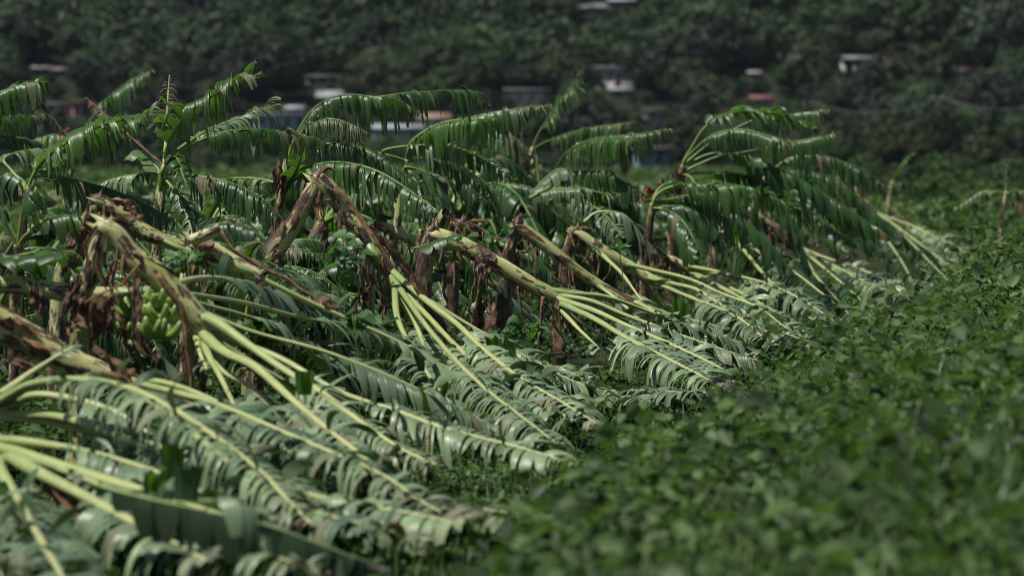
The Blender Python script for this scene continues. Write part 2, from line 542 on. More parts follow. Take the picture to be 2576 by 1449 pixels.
def weed_zone(name, rng, d0, d1, n, nleaf, size, label, mat, keep, tallp=0.09):
    inv = rng.uniform(1 / d1, 1 / d0, n * 3)
    d = 1 / inv
    u = rng.uniform(-500, 3076, n * 3)
    x = (u - 1288) * K * d * SC
    y = d * SC
    ok = keep(x, y)
    x, y, d = x[ok][:n], y[ok][:n], d[ok][:n]
    h = weed_h(x, y) * rng.uniform(0.4, 1.2, len(x)) * np.where(rng.random(len(x)) < tallp, rng.uniform(1.2, 1.6, len(x)), 1.0)
    h = np.minimum(h, 1.35)
    P, D, U, s, tone, dry = sprigs(rng, x, y, h, nleaf, size * (0.7 + 0.7 * vnoise(x / 1.1 + 40, y / 1.5)))
    tone = np.clip(tone + np.repeat(0.9 * (vnoise(x / .8 + 70, y / 1.3) - .5), nleaf), 0, 1)
    narrow = np.repeat(rng.random(len(x)) < 0.35, nleaf)
    V1, F1 = leaf_cloud(P[~narrow], D[~narrow], U[~narrow], s[~narrow])
    V2, F2 = leaf_cloud(P[narrow], D[narrow], U[narrow], s[narrow] * 1.5, LEAF_N)
    V, F = np.vstack([V1, V2]), np.vstack([F1, F2 + len(V1)])
    tone = np.concatenate([tone[~narrow], np.clip(tone[narrow] + .12, 0, 1)]); dry = np.concatenate([dry[~narrow], dry[narrow]])
    me = mesh_np(name, V, F, mat, False, {"tone": np.repeat(tone, 6), "dry": np.repeat(dry, 6)})
    return tag(link(name, me), label, "weeds", None, "stuff")

rw = rng_of(5)
right_side = lambda x, y: (x - edge_x(y) > -0.25)
inside = lambda x, y: (x - edge_x(y) < 0.1) & (x > -9 - 0.05 * y)
weed_zone("weed_cover", rw, 6.5, 17, 4600, 10, 0.105, "blurred leafy green weeds filling the near right corner", M['weed'], right_side)
weed_zone("weed_cover", rw, 15, 32, 7000, 11, 0.088, "tangled green vine weeds along the edge of the fallen row", M['weed'], right_side)
weed_zone("weed_cover", rw, 30, 75, 5400, 11, 0.13, "leafy weeds covering the open ground right of the row", M['weed'], right_side, 0.02)
weed_zone("weed_cover", rw, 14, 60, 3000, 8, 0.06, "low creeping weeds between the fallen banana plants", M['weed'], inside)

weed_zone("weed_cover", rw, 13, 45, 8500, 8, 0.055, "small low weeds and seedlings around the frond tips", M['weed'], lambda x, y: (x - edge_x(y) < 0.2) & (x - edge_x(y) > -2.6), 0.12)

def weed_tufts():
    """taller bushy weeds that break the surface of the cover"""
    rng = rng_of(71)
    n = 210
    d = 1 / rng.uniform(1 / 60, 1 / 9.5, n)
    y0 = d * SC
    x0 = edge_x(y0) + 0.35 + rng.random(n) ** 1.4 * np.maximum(0.17 * y0 - edge_x(y0), 1.0)
    k = 16
    hh = rng.uniform(.5, .95, n) * np.clip((y0 - 7) / 9, .6, 1.0) * np.clip((x0 - edge_x(y0)) / 1.0 + .45, .5, 1) + .15 * np.clip((y0 - 35) / 30, 0, 1)
    rad = rng.uniform(.12, .32, n)
    a = rng.uniform(0, 2 * np.pi, (n, k)); q = rng.random((n, k)) ** .6
    x = (x0[:, None] + np.cos(a) * q * rad[:, None]).ravel(); y = (y0[:, None] + np.sin(a) * q * rad[:, None] * 1.2).ravel()
    h = (hh[:, None] * (1.05 - .55 * q ** 2) * rng.uniform(.75, 1.1, (n, k))).ravel()
    P, D, U, s, tone, dry = sprigs(rng, x, y, h, 9, np.repeat(rng.uniform(.06, .14, n), k))
    tone = np.clip(tone + np.repeat(rng.normal(0, .3, n), k * 9), 0, 1)
    V, F = leaf_cloud(P, D, U, s)
    me = mesh_np("weed_tufts", V, F, M['weed'], False, {"tone": np.repeat(tone, 6), "dry": np.repeat(dry, 6)})
    tag(link("weed_tufts", me), "taller bushy weeds rising in uneven tufts from the weed cover", "weeds", None, "stuff")
weed_tufts()

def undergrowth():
    rng = rng_of(29)
    n = 9000
    d = 1 / rng.uniform(1 / 48, 1 / 20, n)
    u = rng.uniform(-200, 2100, n)
    x = (u - 1288) * K * d * SC; y = d * SC
    e = x - edge_x(y)
    ok = (e < -3.3) & (e > -9)
    x, y, e = x[ok], y[ok], e[ok]
    h = 0.10 + 0.5 * vnoise(x / .8 + 5, y / 1.3 + 8) ** 1.4 * np.clip((-3.2 - e) / 1.0, 0.2, 1)
    P, D, U, s, tone, dry = sprigs(rng, x, y, h, 9, np.full(len(x), .085))
    V, F = leaf_cloud(P, D, U, s)
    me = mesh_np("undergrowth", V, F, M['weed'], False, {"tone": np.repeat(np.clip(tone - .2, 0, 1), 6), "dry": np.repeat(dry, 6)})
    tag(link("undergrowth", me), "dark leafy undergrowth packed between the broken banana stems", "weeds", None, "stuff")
undergrowth()

def far_weeds():
    rng = rng_of(8)
    n = 16000
    d = 1 / rng.uniform(1 / 420, 1 / 70, n)
    u = rng.uniform(-400, 2976, n)
    x = (u - 1288) * K * d * SC
    y = d * SC
    h = 0.3 + 0.9 * vnoise(x / 4, y / 7) ** 1.5 + 0.5 * vnoise(x / 1.5, y / 3)
    P, D, U, s, tone, dry = sprigs(rng, x, y, h, 5, 0.10 + 0.0011 * d * SC)
    V, F = leaf_cloud(P, D, U, s)
    me = mesh_np("field_weeds", V, F, M['weed'], False, {"tone": np.repeat(np.clip(tone + 0.12, 0, 1), 6), "dry": np.repeat(dry, 6)})
    tag(link("field_weeds", me), "hazy green weeds of the open field stretching to the hill", "weeds", None, "stuff")
far_weeds()

def grass_zone(seed, n, d0, d1, right, label):
    rng = rng_of(seed)
    d = 1 / rng.uniform(1 / d1, 1 / d0, n)
    y = d * SC
    u = rng.uniform(-300, 2876, n)
    x = (u - 1288) * K * d * SC
    e = x - edge_x(y)
    ok = (e > 0.1) & (vnoise(x / 1.1 + 60, y / 1.6) > .45) if right else ((e > -3.0) | (rng.random(n) < 0.35))
    x, y, e = x[ok], y[ok], e[ok]
    n = len(x)
    h = rng.uniform(0.12, 0.34, n) + np.where(e > 0.3, weed_h(x, y) * (1.0 if right else 0.75), 0)
    az = rng.uniform(0, 2 * np.pi, n)
    bend = rng.uniform(0.1, 0.6, n)
    w = rng.uniform(0.004, 0.011, n) * (1.25 if right else 1.0)
    bend = bend * (1.8 if right else 1.0)
    m = 5
    V = np.zeros((n, m, 2, 3))
    for k in range(m):
        t = k / (m - 1)
        cx = x + np.cos(az) * bend * h * t * t
        cy = y + np.sin(az) * bend * h * t * t
        cz = h * (t - 0.35 * bend * t * t)
        ww = w * (1 - t) ** 0.7
        V[:, k, 0] = np.stack([cx - np.sin(az) * ww, cy + np.cos(az) * ww, cz], 1)
        V[:, k, 1] = np.stack([cx + np.sin(az) * ww, cy - np.cos(az) * ww, cz], 1)
    b = (np.arange(n) * m * 2)[:, None]
    F = np.concatenate([b + np.array([2 * k, 2 * k + 1, 2 * k + 3, 2 * k + 2]) for k in range(m - 1)], 0)
    tone = np.repeat(np.clip(rng.normal(0.5, 0.25, n), 0, 1), m * 2)
    pale = rng.random(n) < (0.16 if right else 0.06)
    dry = np.repeat(np.where(pale, 0.75, 0.0), m * 2)
    me = mesh_np("grass", V.reshape(-1, 3), F, M['grass'], True, {"tone": tone, "dry": dry})
    tag(link("grass", me), label, "grass", None, "stuff")
grass_zone(15, 10000, 13, 48, False, "thin green grass blades poking through weeds and fronds")
grass_zone(16, 16000, 8, 60, True, "long grass blades mixed into the weeds on the right")

# ------------------------------------------------------------------ banana plant builders
GRAV = np.array((0, 0, -1.0))

def knots(rng, x, step):
    n = max(int(x.max() / step) + 3, 4) if len(x) else 4
    return np.interp(x, np.arange(n) * step, rng.normal(0, 1, n))

def add_frond(par, base, pts, seed, kind='hang', hw=0.33, bs=0.22, r0=0.034, mat=None, sw=0.045, lift=None, grav=None,
              fwd=0.35, shred=0.25, dry=0.0, cover=0.97, near=1.0, name="frond", flare=1.6, sink=0.03, flen=0.06, calm=1.0):
    """one frond: petiole and midrib (part) with its torn blade (sub-part).  pts are points in the field."""
    rng = rng_of(seed)
    n = 46
    C, L = spline(pts, n)
    C[:, 2] = np.maximum(C[:, 2], sink)
    t = np.linspace(0, 1, n)
    R = r0 * (0.15 + 0.85 * (1 - t) ** 0.85) * (1 + (flare - 1) * np.exp(-(t / (flen * 1.3)) ** 2))
    under_up = kind in ('lie',)
    g_ = np.exp(-(((np.linspace(0, 2 * np.pi, 12, endpoint=False) - (1.5 if under_up else .5) * np.pi) / .55) ** 2))
    V, F, TH, AL = tube(C, R[:, None] * (1 - .34 * g_)[None, :] * (1 + .05 * np.interp(np.arange(n), np.linspace(0, n, 9), rng.normal(0, 1, 9)))[:, None], 12, squash=np.full(n, 0.82))
    rm = M['dry'] if dry > .7 else M['rib_pale'] if (under_up or kind == 'spear') else M['rib_green']
    fr = link(name, mesh_np("frond", V - base, F, rm, True, {"tone": np.clip(AL / L + rng.normal(0, .05), 0, 1)}, {"sco": np.stack([np.cos(TH) * .06, np.sin(TH) * .06, AL * .16 + seed % 97], 1)}), par)
    # ---- blade
    T, S, N = frames(C)
    if lift is None:
        lift = {'hang': -0.45, 'lie': 0.25, 'broad': 0.12, 'curl': 0.75, 'spear': 0.3}[kind]
    if grav is None:
        grav = {'hang': 16.0, 'lie': 8.0, 'broad': 5.0, 'curl': 8.5, 'spear': 26.0}[kind]
    tone0 = rng.uniform(0.18, 0.66)
    swf = rng.uniform(0.72, 1.75) if under_up else rng.uniform(0.6, 1.25)
    hw = hw * (1.32 if under_up else 1.0)
    Vs, Fs, tones, drys, ribs = [], [], [], [], []
    off = 0
    m = 7
    for side in (-1, 1):
        a, pos = [], bs * L
        sw_ = sw * (0.72 if kind == 'hang' else 1.0) * swf
        sg_ = 0.68 if kind == 'lie' else 0.55
        gapk = rng.normal(0, 1, 400)
        wlist = []
        while pos < L * 0.995:
            s = (pos / L - bs) / (1 - bs)
            tip = max(0.0, (s - (1 - shred)) / max(shred, 1e-3))
            w = sw_ * math.exp(rng.normal(0, sg_)) * (1 - 0.65 * tip)
            if kind == 'broad':
                w *= rng.choice([1, 1, 2, 3])
            w = min(max(w, 0.008), 0.10 if kind == 'lie' else 0.15)
            gap = 0.45 if (kind in ('hang', 'spear') and gapk[int(pos / 0.11) % 400] > 1.0) else 0.0
            if rng.random() < cover * (1 - 0.25 * tip) - gap:
                a.append(pos); wlist.append(w)
            pos += w
        if not a:
            continue
        a = np.array(a); w = np.array(wlist)
        mid = np.minimum(a + w / 2, L)
        s = np.clip((mid / L - bs) / (1 - bs), 0, 1)
        tip = np.clip((s - (1 - shred)) / max(shred, 1e-3), 0, 1)
        prof = np.clip(s / 0.13, 0.12, 1) ** 0.7 * np.clip((1 - s) / 0.32, 0.10, 1) ** 0.55
        ns = len(a)
        g1 = knots(rng, mid, 0.22); g2 = knots(rng, mid, 0.16); g3 = knots(rng, mid, 0.30)
        rag = 0.12 if calm < .5 else 0.55 if kind in ('hang', 'spear') else 0.42
        ln = hw * prof * (1 - rag * rng.random(ns) ** 1.8) * (1 + 0.14 * g3)
        if kind == 'hang':
            ln = ln * np.where(knots(rng, mid, 0.12) > 1.25, 0.35, 1.0)
        ln = np.maximum(ln, 0.02) * (near if side < 0 else 1.0)
        ii = mid / L * (n - 1)
        gi = lambda A: np.stack([np.interp(ii, np.arange(n), A[:, k]) for k in range(3)], 1)
        c, Tt, Ss, Nn = gi(C), nrm(gi(T)), nrm(gi(S)), nrm(gi(N))
        rr = np.interp(ii, np.arange(n), R)
        wild = (rng.random(ns) < 0.06) * (kind == 'lie')
        up = wild * rng.uniform(0.3, 1.2, ns) + (rng.random(ns) < 0.07) * (kind == 'hang') * rng.uniform(0.5, 1.3, ns)
        g1 = g1 * calm; g2 = g2 * calm
        li = lift + up * calm + 0.22 * g1 + 0.10 * calm * rng.normal(0, 1, ns) + tip * rng.normal(0, 0.5, ns)
        gr = grav * np.clip(1 + 0.30 * g2 + 0.22 * calm * rng.normal(0, 1, ns), 0.25, 2.2) * (1 - .5 * wild)
        fw = fwd + 0.12 * g3 + 0.07 * rng.normal(0, 1, ns) + tip * rng.normal(0, 0.25, ns)
        d = nrm(side * Ss * np.cos(li)[:, None] + Nn * np.sin(li)[:, None] + Tt * fw[:, None])
        p = c + side * Ss * (rr * 0.75)[:, None] + Nn * (rr * (-0.15 if under_up else 0.3))[:, None]
        twist = wild * rng.normal(0, 1.2, ns) + rng.normal(0, 0.32, ns) + tip * rng.normal(0, 1.4, ns) + (rng.random(ns) < 0.10) * rng.normal(0, 1.3, ns)
        twist = twist * calm
        crease = rng.normal(0.10, 0.10, ns) * calm
        step = ln / m
        endw = np.where(rng.random(ns) < 0.5, rng.uniform(0.55, 0.95, ns), rng.uniform(0.15, 0.5, ns))
        if calm < .5:
            endw = np.full(ns, .97)
        wind = np.array((0.9, 0.0, 0.0)) * rng.uniform(0.3, 2.2, ns)[:, None]
        kinkk = np.where(rng.random(ns) < 0.12, rng.integers(2, m, ns), 99)
        rows = []
        for k in range(m + 1):
            q = k / m
            wd = Tt - (Tt * d).sum(1, keepdims=True) * d * (0 if k == 0 else 1)
            wd = nrm(wd)
            nn = np.cross(d, wd)
            th = twist * q
            wd2 = wd * np.cos(th)[:, None] + nn * np.sin(th)[:, None]
            nn2 = np.cross(d, wd2)
            ww = w * (1 + 0.10 * math.sin(q * 3.0)) * (1 - (1 - endw) * q ** 3) * (1 - (.18 if under_up else .10) * q)
            cup = crease * ww * (0.3 + q)
            rows.append(np.stack([p - wd2 * ww[:, None] / 2, p + nn2 * cup[:, None] * side, p + wd2 * ww[:, None] / 2], 1))
            p = p + d * step[:, None]
            d = d + (GRAV * gr[:, None] + wind) * step[:, None]
            d = d + np.where(kinkk == k, 1.0, 0.0)[:, None] * GRAV * 1.1
            d = nrm(d)
            # strips that reach the ground lie along it
            low = p[:, 2] < sink + 0.02
            d[low, 2] = np.maximum(d[low, 2], 0.0)
            d = nrm(d)
        A = np.stack(rows, 1)                      # ns, m+1, 3, 3
        A[..., 2] = np.maximum(A[..., 2], sink + 0.01 * rng.random(A.shape[:-1]))
        idx = np.arange(ns * (m + 1) * 3).reshape(ns, m + 1, 3) + off
        f = np.stack([idx[:, :-1, :-1], idx[:, :-1, 1:], idx[:, 1:, 1:], idx[:, 1:, :-1]], -1).reshape(-1, 4)
        # keep the leaf's upper face on the N side (or below when the frond lies upside down)
        flip = (side > 0)
        if under_up: flip = not flip
        if flip: f = f[:, ::-1]
        Vs.append(A.reshape(-1, 3)); Fs.append(f); off += ns * (m + 1) * 3
        tn = np.clip(tone0 + 0.16 * g3 + 0.13 * rng.normal(0, 1, ns), 0, 1)
        dr = np.clip(dry + (calm > .5) * ((rng.random(ns) < 0.07) * rng.uniform(0, 0.8, ns) + np.clip(knots(rng, mid, .25) - 1.5, 0, .6)), 0, 1)
        dq = dr[:, None] + (tip[:, None] ** 1.5 * 0.85 + 0.10 * (rng.random(ns) < 0.2)[:, None]) * (np.arange(m + 1) / m)[None, :] * rng.uniform(0.3, 1.2, ns)[:, None]
        tones.append(np.repeat(tn, (m + 1) * 3))
        drys.append(np.repeat(np.clip(dq, 0, 1).ravel(), 3))
        rb = np.stack([a, a + w / 2, a + w], 1)[:, None, :] + np.zeros((ns, m + 1, 1)) + side * 7.0
        ribs.append(rb.ravel())
    if Vs:
        V = np.vstack(Vs)
        bm = mat or (M['blade_wilt'] if under_up else M['blade'])
        link("leaf_blade", mesh_np("leaf_blade", V - base, np.vstack(Fs), bm, True,
             {"tone": np.concatenate(tones), "dry": np.concatenate(drys), "rib": np.concatenate(ribs)}), fr)
    return fr

def stem_tube(par, base, C, R, seed, sides=16, dry=None, name="pseudostem", sheaths=3, kink=None, jag=(False, False)):
    """the pseudostem, with ridges where leaf sheaths end, and loose sheaths wrapped round it"""
    rng = rng_of(seed)
    n = len(C)
    s = np.concatenate([[0], np.cumsum(np.linalg.norm(np.diff(C, axis=0), axis=1))])
    th = np.linspace(0, 2 * np.pi, sides, endpoint=False)
    RR = np.repeat(R[:, None], sides, 1)
    # overlapping sheaths: each covers part of the girth and ends in a small step down
    for q in np.arange(0.12, s[-1], 0.17):
        c0 = rng.uniform(0, 2 * np.pi)
        lip = q + 0.13 * np.cos(th - c0) + 0.025 * np.cos(3 * th + rng.uniform(0, 6))
        RR *= 1 - 0.035 / (1 + np.exp(-(s[:, None] - lip[None, :]) / 0.006)) * (0.6 + 0.4 * np.cos(th - c0))[None, :]
        RR *= 1.012
    RR *= 1 + 0.03 * np.cos(2 * th + rng.uniform(0, 6))[None, :]
    RR *= 1 + 0.04 * np.interp(s, np.linspace(0, s[-1] + .01, 9), rng.normal(0, 1, 9))[:, None]
    sq = None
    if kink is not None:
        sq = 1 - 0.30 * np.exp(-((s - s[kink]) / 0.09) ** 2)
    V, F, TH, AL = tube(C, RR, sides, squash=sq)
    Tn = frames(C)[0]
    for flag, ring, sg, cap in ((jag[0], 0, -1, n * sides), (jag[1], n - 1, 1, n * sides + 1)):
        if flag:
            j = np.clip(rng.normal(0.3, 0.8, sides), 0, 2) * R[ring] * .7
            V[ring * sides:(ring + 1) * sides] += sg * Tn[ring] * j[:, None]
            V[cap] -= sg * Tn[ring] * R[ring] * .8
    r = R.mean()
    sco = np.stack([np.cos(TH) * r * 1.3, np.sin(TH) * r * 1.3, AL * 0.42 + seed * 3.7], 1)
    dv = np.interp(AL, s, dry if dry is not None else np.full(n, 0.25))
    st = link(name, mesh_np("pseudostem", V - base, F, M['stem'], True, {"dry": dv}, {"sco": sco}), par)
    # loose sheath flaps, each a curved sheet with a ragged end
    for k in range(sheaths):
        i0 = int(rng.uniform(0.05, 0.6) * n); ln = int(rng.uniform(0.22, 0.42) * n)
        i1 = min(i0 + max(ln, 6), n - 1)
        if i1 - i0 < 5: continue
        m2 = 9
        c0 = rng.uniform(-0.4, np.pi + 0.4); wv = rng.uniform(0.7, 1.3)
        Cc = C[i0:i1]; nn = len(Cc)
        q = np.linspace(0, 1, nn)
        Rg = R[i0:i1] * (1.05 + 0.16 * q ** 2.5)
        thh = np.linspace(-1, 1, m2)[None, :] * (wv * (1 - 0.75 * q ** 2.2))[:, None] + c0 + 0.25 * q[:, None]
        T, S, N = frames(C)
        Vv = Cc[:, None, :] + (Rg[:, None] * np.cos(thh))[:, :, None] * S[i0:i1][:, None, :] + (Rg[:, None] * np.sin(thh))[:, :, None] * N[i0:i1][:, None, :]
        Vv += rng.normal(0, 0.003, Vv.shape)
        idx = np.arange(nn * m2).reshape(nn, m2)
        f = np.stack([idx[:-1, :-1], idx[:-1, 1:], idx[1:, 1:], idx[1:, :-1]], -1).reshape(-1, 4)
        sc2 = np.stack([np.cos(thh) * r * 1.3, np.sin(thh) * r * 1.3, np.repeat(q[:, None], m2, 1) * 0.4 + k * 5 + seed], -1).reshape(-1, 3)
        dd = np.repeat((0.15 + 0.9 * q ** 2)[:, None], m2, 1).ravel() + rng.normal(0.1, 0.05)
        mat = M['stem'] if rng.random() < 0.65 else M['dry']
        link("sheath", mesh_np("sheath", Vv.reshape(-1, 3) - base, f, mat, True, {"dry": dd}, {"sco": sc2}), st)
    return st

def crumple(par, base, pts, width, seed, mat='dry', name="dry_leaf", rough=0.35, taper=True):
    """a dead leaf or torn sheath: a ribbon folded on itself and crumpled"""
    rng = rng_of(seed)
    width *= 0.72; rough *= 0.6
    C, L = spline(pts, max(10, int(8 + 26 * min(1, np.linalg.norm(np.asarray(pts[-1]) - np.asarray(pts[0])) / 0.8))))
    n = len(C); m2 = 9
    ang = rng.uniform(0, 2 * np.pi) + np.cumsum(rng.normal(0, 0.12, n))
    T, S, N = frames(C)
    q = np.linspace(0, 1, n)
    prof = (np.sin(np.pi * np.clip(q * 0.9 + 0.1, 0, 1)) ** 0.6 if taper else np.ones(n))
    x = np.linspace(-1, 1, m2)
    fold = np.stack([np.interp(q, np.linspace(0, 1, 7), rng.normal(0, 1, 7)) for _ in range(m2)], 1)
    W = np.cos(ang)[:, None] * S + np.sin(ang)[:, None] * N
    U = -np.sin(ang)[:, None] * S + np.cos(ang)[:, None] * N
    V = C[:, None, :] + (x[None, :] * width / 2 * prof[:, None] * (1 - 0.25 * rng.random((n, 1))))[:, :, None] * W[:, None, :] \
        + (fold * width * rough * prof[:, None] + 0.3 * width * (x[None, :] ** 2) * prof[:, None])[:, :, None] * U[:, None, :]
    V[..., 2] = np.maximum(V[..., 2], 0.02)
    idx = np.arange(n * m2).reshape(n, m2)
    f = np.stack([idx[:-1, :-1], idx[:-1, 1:], idx[1:, 1:], idx[1:, :-1]], -1).reshape(-1, 4)
    return link(name, mesh_np(name, V.reshape(-1, 3) - base, f, M[mat], True), par)

def dry_petiole(par, base, pts, r, seed, mat='tan', leaf=0.0):
    """a withered hanging leaf stalk, with a crumpled dead blade at its end when leaf > 0"""
    rng = rng_of(seed)
    C, L = spline(pts, 22)
    C = C + np.interp(np.linspace(0, 1, 22), np.linspace(0, 1, 8), rng.normal(0, 0.008, 8))[:, None]
    R = r * (1.25 - 0.6 * np.linspace(0, 1, 22)) * (1 + 0.15 * rng.normal(0, 1, 22))
    V, F, TH, AL = tube(C, np.abs(R), 7, squash=np.full(22, 0.6))
    o = link("dry_stalk", mesh_np("dry_stalk", V - base, F, M[mat], True), par)
    if leaf > 0:
        e = C[-1]; dv = nrm(C[-1] - C[-5])
        crumple(o, base, [e - dv * leaf * 0.5, e + dv * leaf * 0.4 + rng.normal(0, .03, 3), e + dv * leaf * 1.1 + rng.normal(0, 0.06, 3)], leaf * 0.5, seed + 1, 'dry', "dead_blade")
    return o

def banana_hands(par, base, top, down, seed, hands=3, fingers=9, size=0.17):
    """hanging bunch: stalk with curved green bananas in whorls"""
    rng = rng_of(seed)
    C, L = spline([top, (top + down) / 2 + np.array((0.02, -0.02, 0.0)), down], 16)
    V, F, TH, AL = tube(C, np.full(16, 0.022), 8)
    b = link("banana_bunch", mesh_np("banana_stalk", V - base, F, M['rib_green'], True, {"tone": np.clip(AL, 0, 1)}), par)
    n = 11
    q = np.linspace(0, 1, n)
    arc = np.stack([np.sin(q * 1.35) * 0.72, np.zeros(n), (1 - np.cos(q * 1.35)) * 0.72], 1) * size
    arc[:, 2] -= 0.10 * size
    Rb = size * 0.15 * np.array([.35, .5, .85, 1, 1.05, 1.05, 1.02, .98, .85, .62, .35])
    Vb, Fb, TH, AL = tube(arc, Rb, 6)
    me = mesh_np("banana", Vb, Fb, M['fruit'], True, {"tone": np.clip(AL / AL.max() * 0.6 + 0.2, 0, 1)})
    for h in range(hands):
        c = C[int((0.2 + 0.7 * h / max(hands - 1, 1)) * 15)] - base
        for k in range(fingers):
            o = link("banana", me, b)
            o.location = c + rng.normal(0, 0.008, 3)
            o.rotation_euler = (rng.normal(0, 0.12), rng.uniform(-0.25, 0.15), (k / fingers) * 4.9 + rng.normal(0, 0.08) + 2.2 + h * 0.3)
            o.scale = (rng.uniform(0.85, 1.15),) * 3
    return b

PLANT_SEED = [100]
def U(txt, d0, d1=None):
    """'u,v u,v ...' layout track -> points in the field, depth running from d0 to d1"""
    pts = [tuple(float(c) for c in w.split(",")) for w in txt.split()]
    d1 = d0 if d1 is None else d1
    P = np.array(pts)
    s = np.concatenate([[0], np.cumsum(np.linalg.norm(np.diff(P, axis=0), axis=1))])
    s = s / s[-1]
    return np.array([at(u, v, d0 + (d1 - d0) * q) for (u, v), q in zip(pts, s)])

def dgr(v, z=0.30):
    """distance at which a point z metres up shows at layout height v"""
    return (CAM_H - z) / ((v - HORIZON) * K) / SC

def make_plant(label, stem, d, r, fronds, dry=(0.3, 0.3), kink=None, foot=True, extras=None, sheaths=4, d1=None, group="storm-felled banana plants", z_base=None, name="banana_plant"):
    """stem: layout track of the pseudostem from the ground to the crown; r: radius in layout pixels at start and end"""
    PLANT_SEED[0] += 17
    sd = PLANT_SEED[0]
    rng = rng_of(sd)
    parts_ = stem.split("|")
    P = U(parts_[0], d, d1)
    P2 = U(parts_[1], d, d1) if len(parts_) > 1 else None
    if foot:
        p0 = P[0]
        if p0[2] > 0.06:
            q = p0.copy(); dirn = p0 - P[1]
            q[:2] += np.clip(dirn[:2] * 0.3, -0.25, 0.25); q[2] = -0.05
            P = np.vstack([q, P])
    base = np.array((P[0][0], P[0][1], 0.0))
    e = empty(name, base, label, "banana plant", group)
    r0, r1 = px(r[0], d), px(r[1], d)
    runs = [P] if P2 is None else [P, P2]
    lens = [np.linalg.norm(np.diff(q, axis=0), axis=1).sum() for q in runs]
    done = 0.0
    for k, q in enumerate(runs):
        n = max(24, int(lens[k] / 0.03))
        C, L = spline(q, n)
        f0, f1 = done / sum(lens), (done + lens[k]) / sum(lens)
        done += lens[k]
        R = r0 + (r1 - r0) * np.linspace(f0, f1, n)
        last = k == len(runs) - 1
        if last:
            R[-6:] *= np.linspace(1, 0.75, 6)
        if len(runs) == 2 and k == 1:
            C = np.vstack([C[0] - nrm(C[3] - C[0]) * R[0] * 0.7, C]); R = np.append(R[0] * 0.8, R); n += 1
        old = 0.45 if (len(runs) == 2 and k == 0 and d > 25) else 0.0   # standing stumps are browner than the fallen stems
        stem_tube(e, base, C, R, sd + 3 * k, dry=old + np.linspace(dry[0] + (dry[1] - dry[0]) * f0, dry[0] + (dry[1] - dry[0]) * f1, n),
                  sheaths=max(1, int(round(sheaths * lens[k] / sum(lens)))), kink=0 if k == 1 else (n - 1 if len(runs) == 2 else None), jag=(k == 1, len(runs) == 2 and k == 0))
    for i, f in enumerate(fronds):
        f = dict(f)
        pts = f.pop('p')
        fd = f.pop('d', d)
        if 'g' in f:
            f.pop('g')
            vt = float(pts.split()[-1].split(",")[1])
            fd1 = min(dgr(vt), fd + 3)
        else:
            fd1 = f.pop('d1', fd)
        cu, cv = proj(C[-1])
        fu, fv = (float(c) for c in pts.split()[0].split(","))
        dend = d if d1 is None else d1
        if math.hypot(fu - cu, fv - cv) < 100 and abs(fd - dend) < 1.6:
            fd = dend
        Q = U(pts, fd, fd1)
        if np.linalg.norm(Q[0] - C[-1]) < 0.5 and np.linalg.norm(Q[0] - C[-1]) < 0.5 * np.linalg.norm(Q[-1] - Q[0]):
            j = max(len(C) - 14, 0)
            off = np.clip(rng.normal(0, 0.14, 3), -.22, .22) * r1
            pre = [C[j] + off]
            if np.linalg.norm(Q[0] - pre[0]) > 0.05:
                L0 = np.linalg.norm(np.diff(Q, axis=0), axis=1).sum()
                add = np.linalg.norm(Q[0] - pre[0])
                Q = np.vstack([pre, Q])
                f['bs'] = (add + f.get('bs', .2) * L0) / (L0 + add)
                f['flare'] = max(1.0, min(1.6, 0.62 * r1 / f.get('r0', .03)))
                f['flen'] = max(0.06, add / (L0 + add))
        add_frond(e, base, Q, sd * 31 + i, **f)
    if P2 is not None:
        # peeled dry fibres hanging from the break and along the fallen stem
        for k in range(7):
            q = C[int(rng.uniform(0.0, 0.55) ** 1.3 * (len(C) - 1))] + rng.normal(0, .4, 3) * r1 * np.array((1, 1, .3)) + np.array((0, -r1 * .8, 0))
            ln = rng.uniform(.12, .5)
            crumple(e, base, [q, q + np.array((rng.normal(0, .03), -.02, -ln * .5)), q + np.array((rng.normal(.02, .06), rng.normal(-.03, .03), -ln))], rng.uniform(.02, .07), sd * 7 + k, 'tan' if rng.random() < .4 else 'dry', "dry_fibre", .3)
        for k in range(3):
            q = C[int(rng.uniform(0.05, 0.75) * (len(C) - 1))] + np.array((0, -r1 * .6, 0))
            ln = min(q[2] * .75, rng.uniform(.35, .7))
            dry_petiole(e, base, [q, q + np.array((rng.normal(0, .04), -.06, -ln * .5)), q + np.array((rng.normal(.04, .08), -.05, -ln))], .013, sd * 5 + k, 'tan' if k == 0 else 'dry', rng.uniform(.12, .28))
        q = runs[0][-1]
        for k in range(3):
            v2 = rng.normal(0, 1, 3) * np.array((1, .5, .4)) + np.array((.4, 0, .8))
            crumple(e, base, [q - np.array((0, 0, .06)), q + v2 * .05, q + v2 * .09 + np.array((.05, 0, -.05))], rng.uniform(.05, .1), sd * 11 + k, 'tan' if rng.random() < .5 else 'dry', "torn_flap", .2)
    if extras:
        extras(e, base, d, sd)
    return e

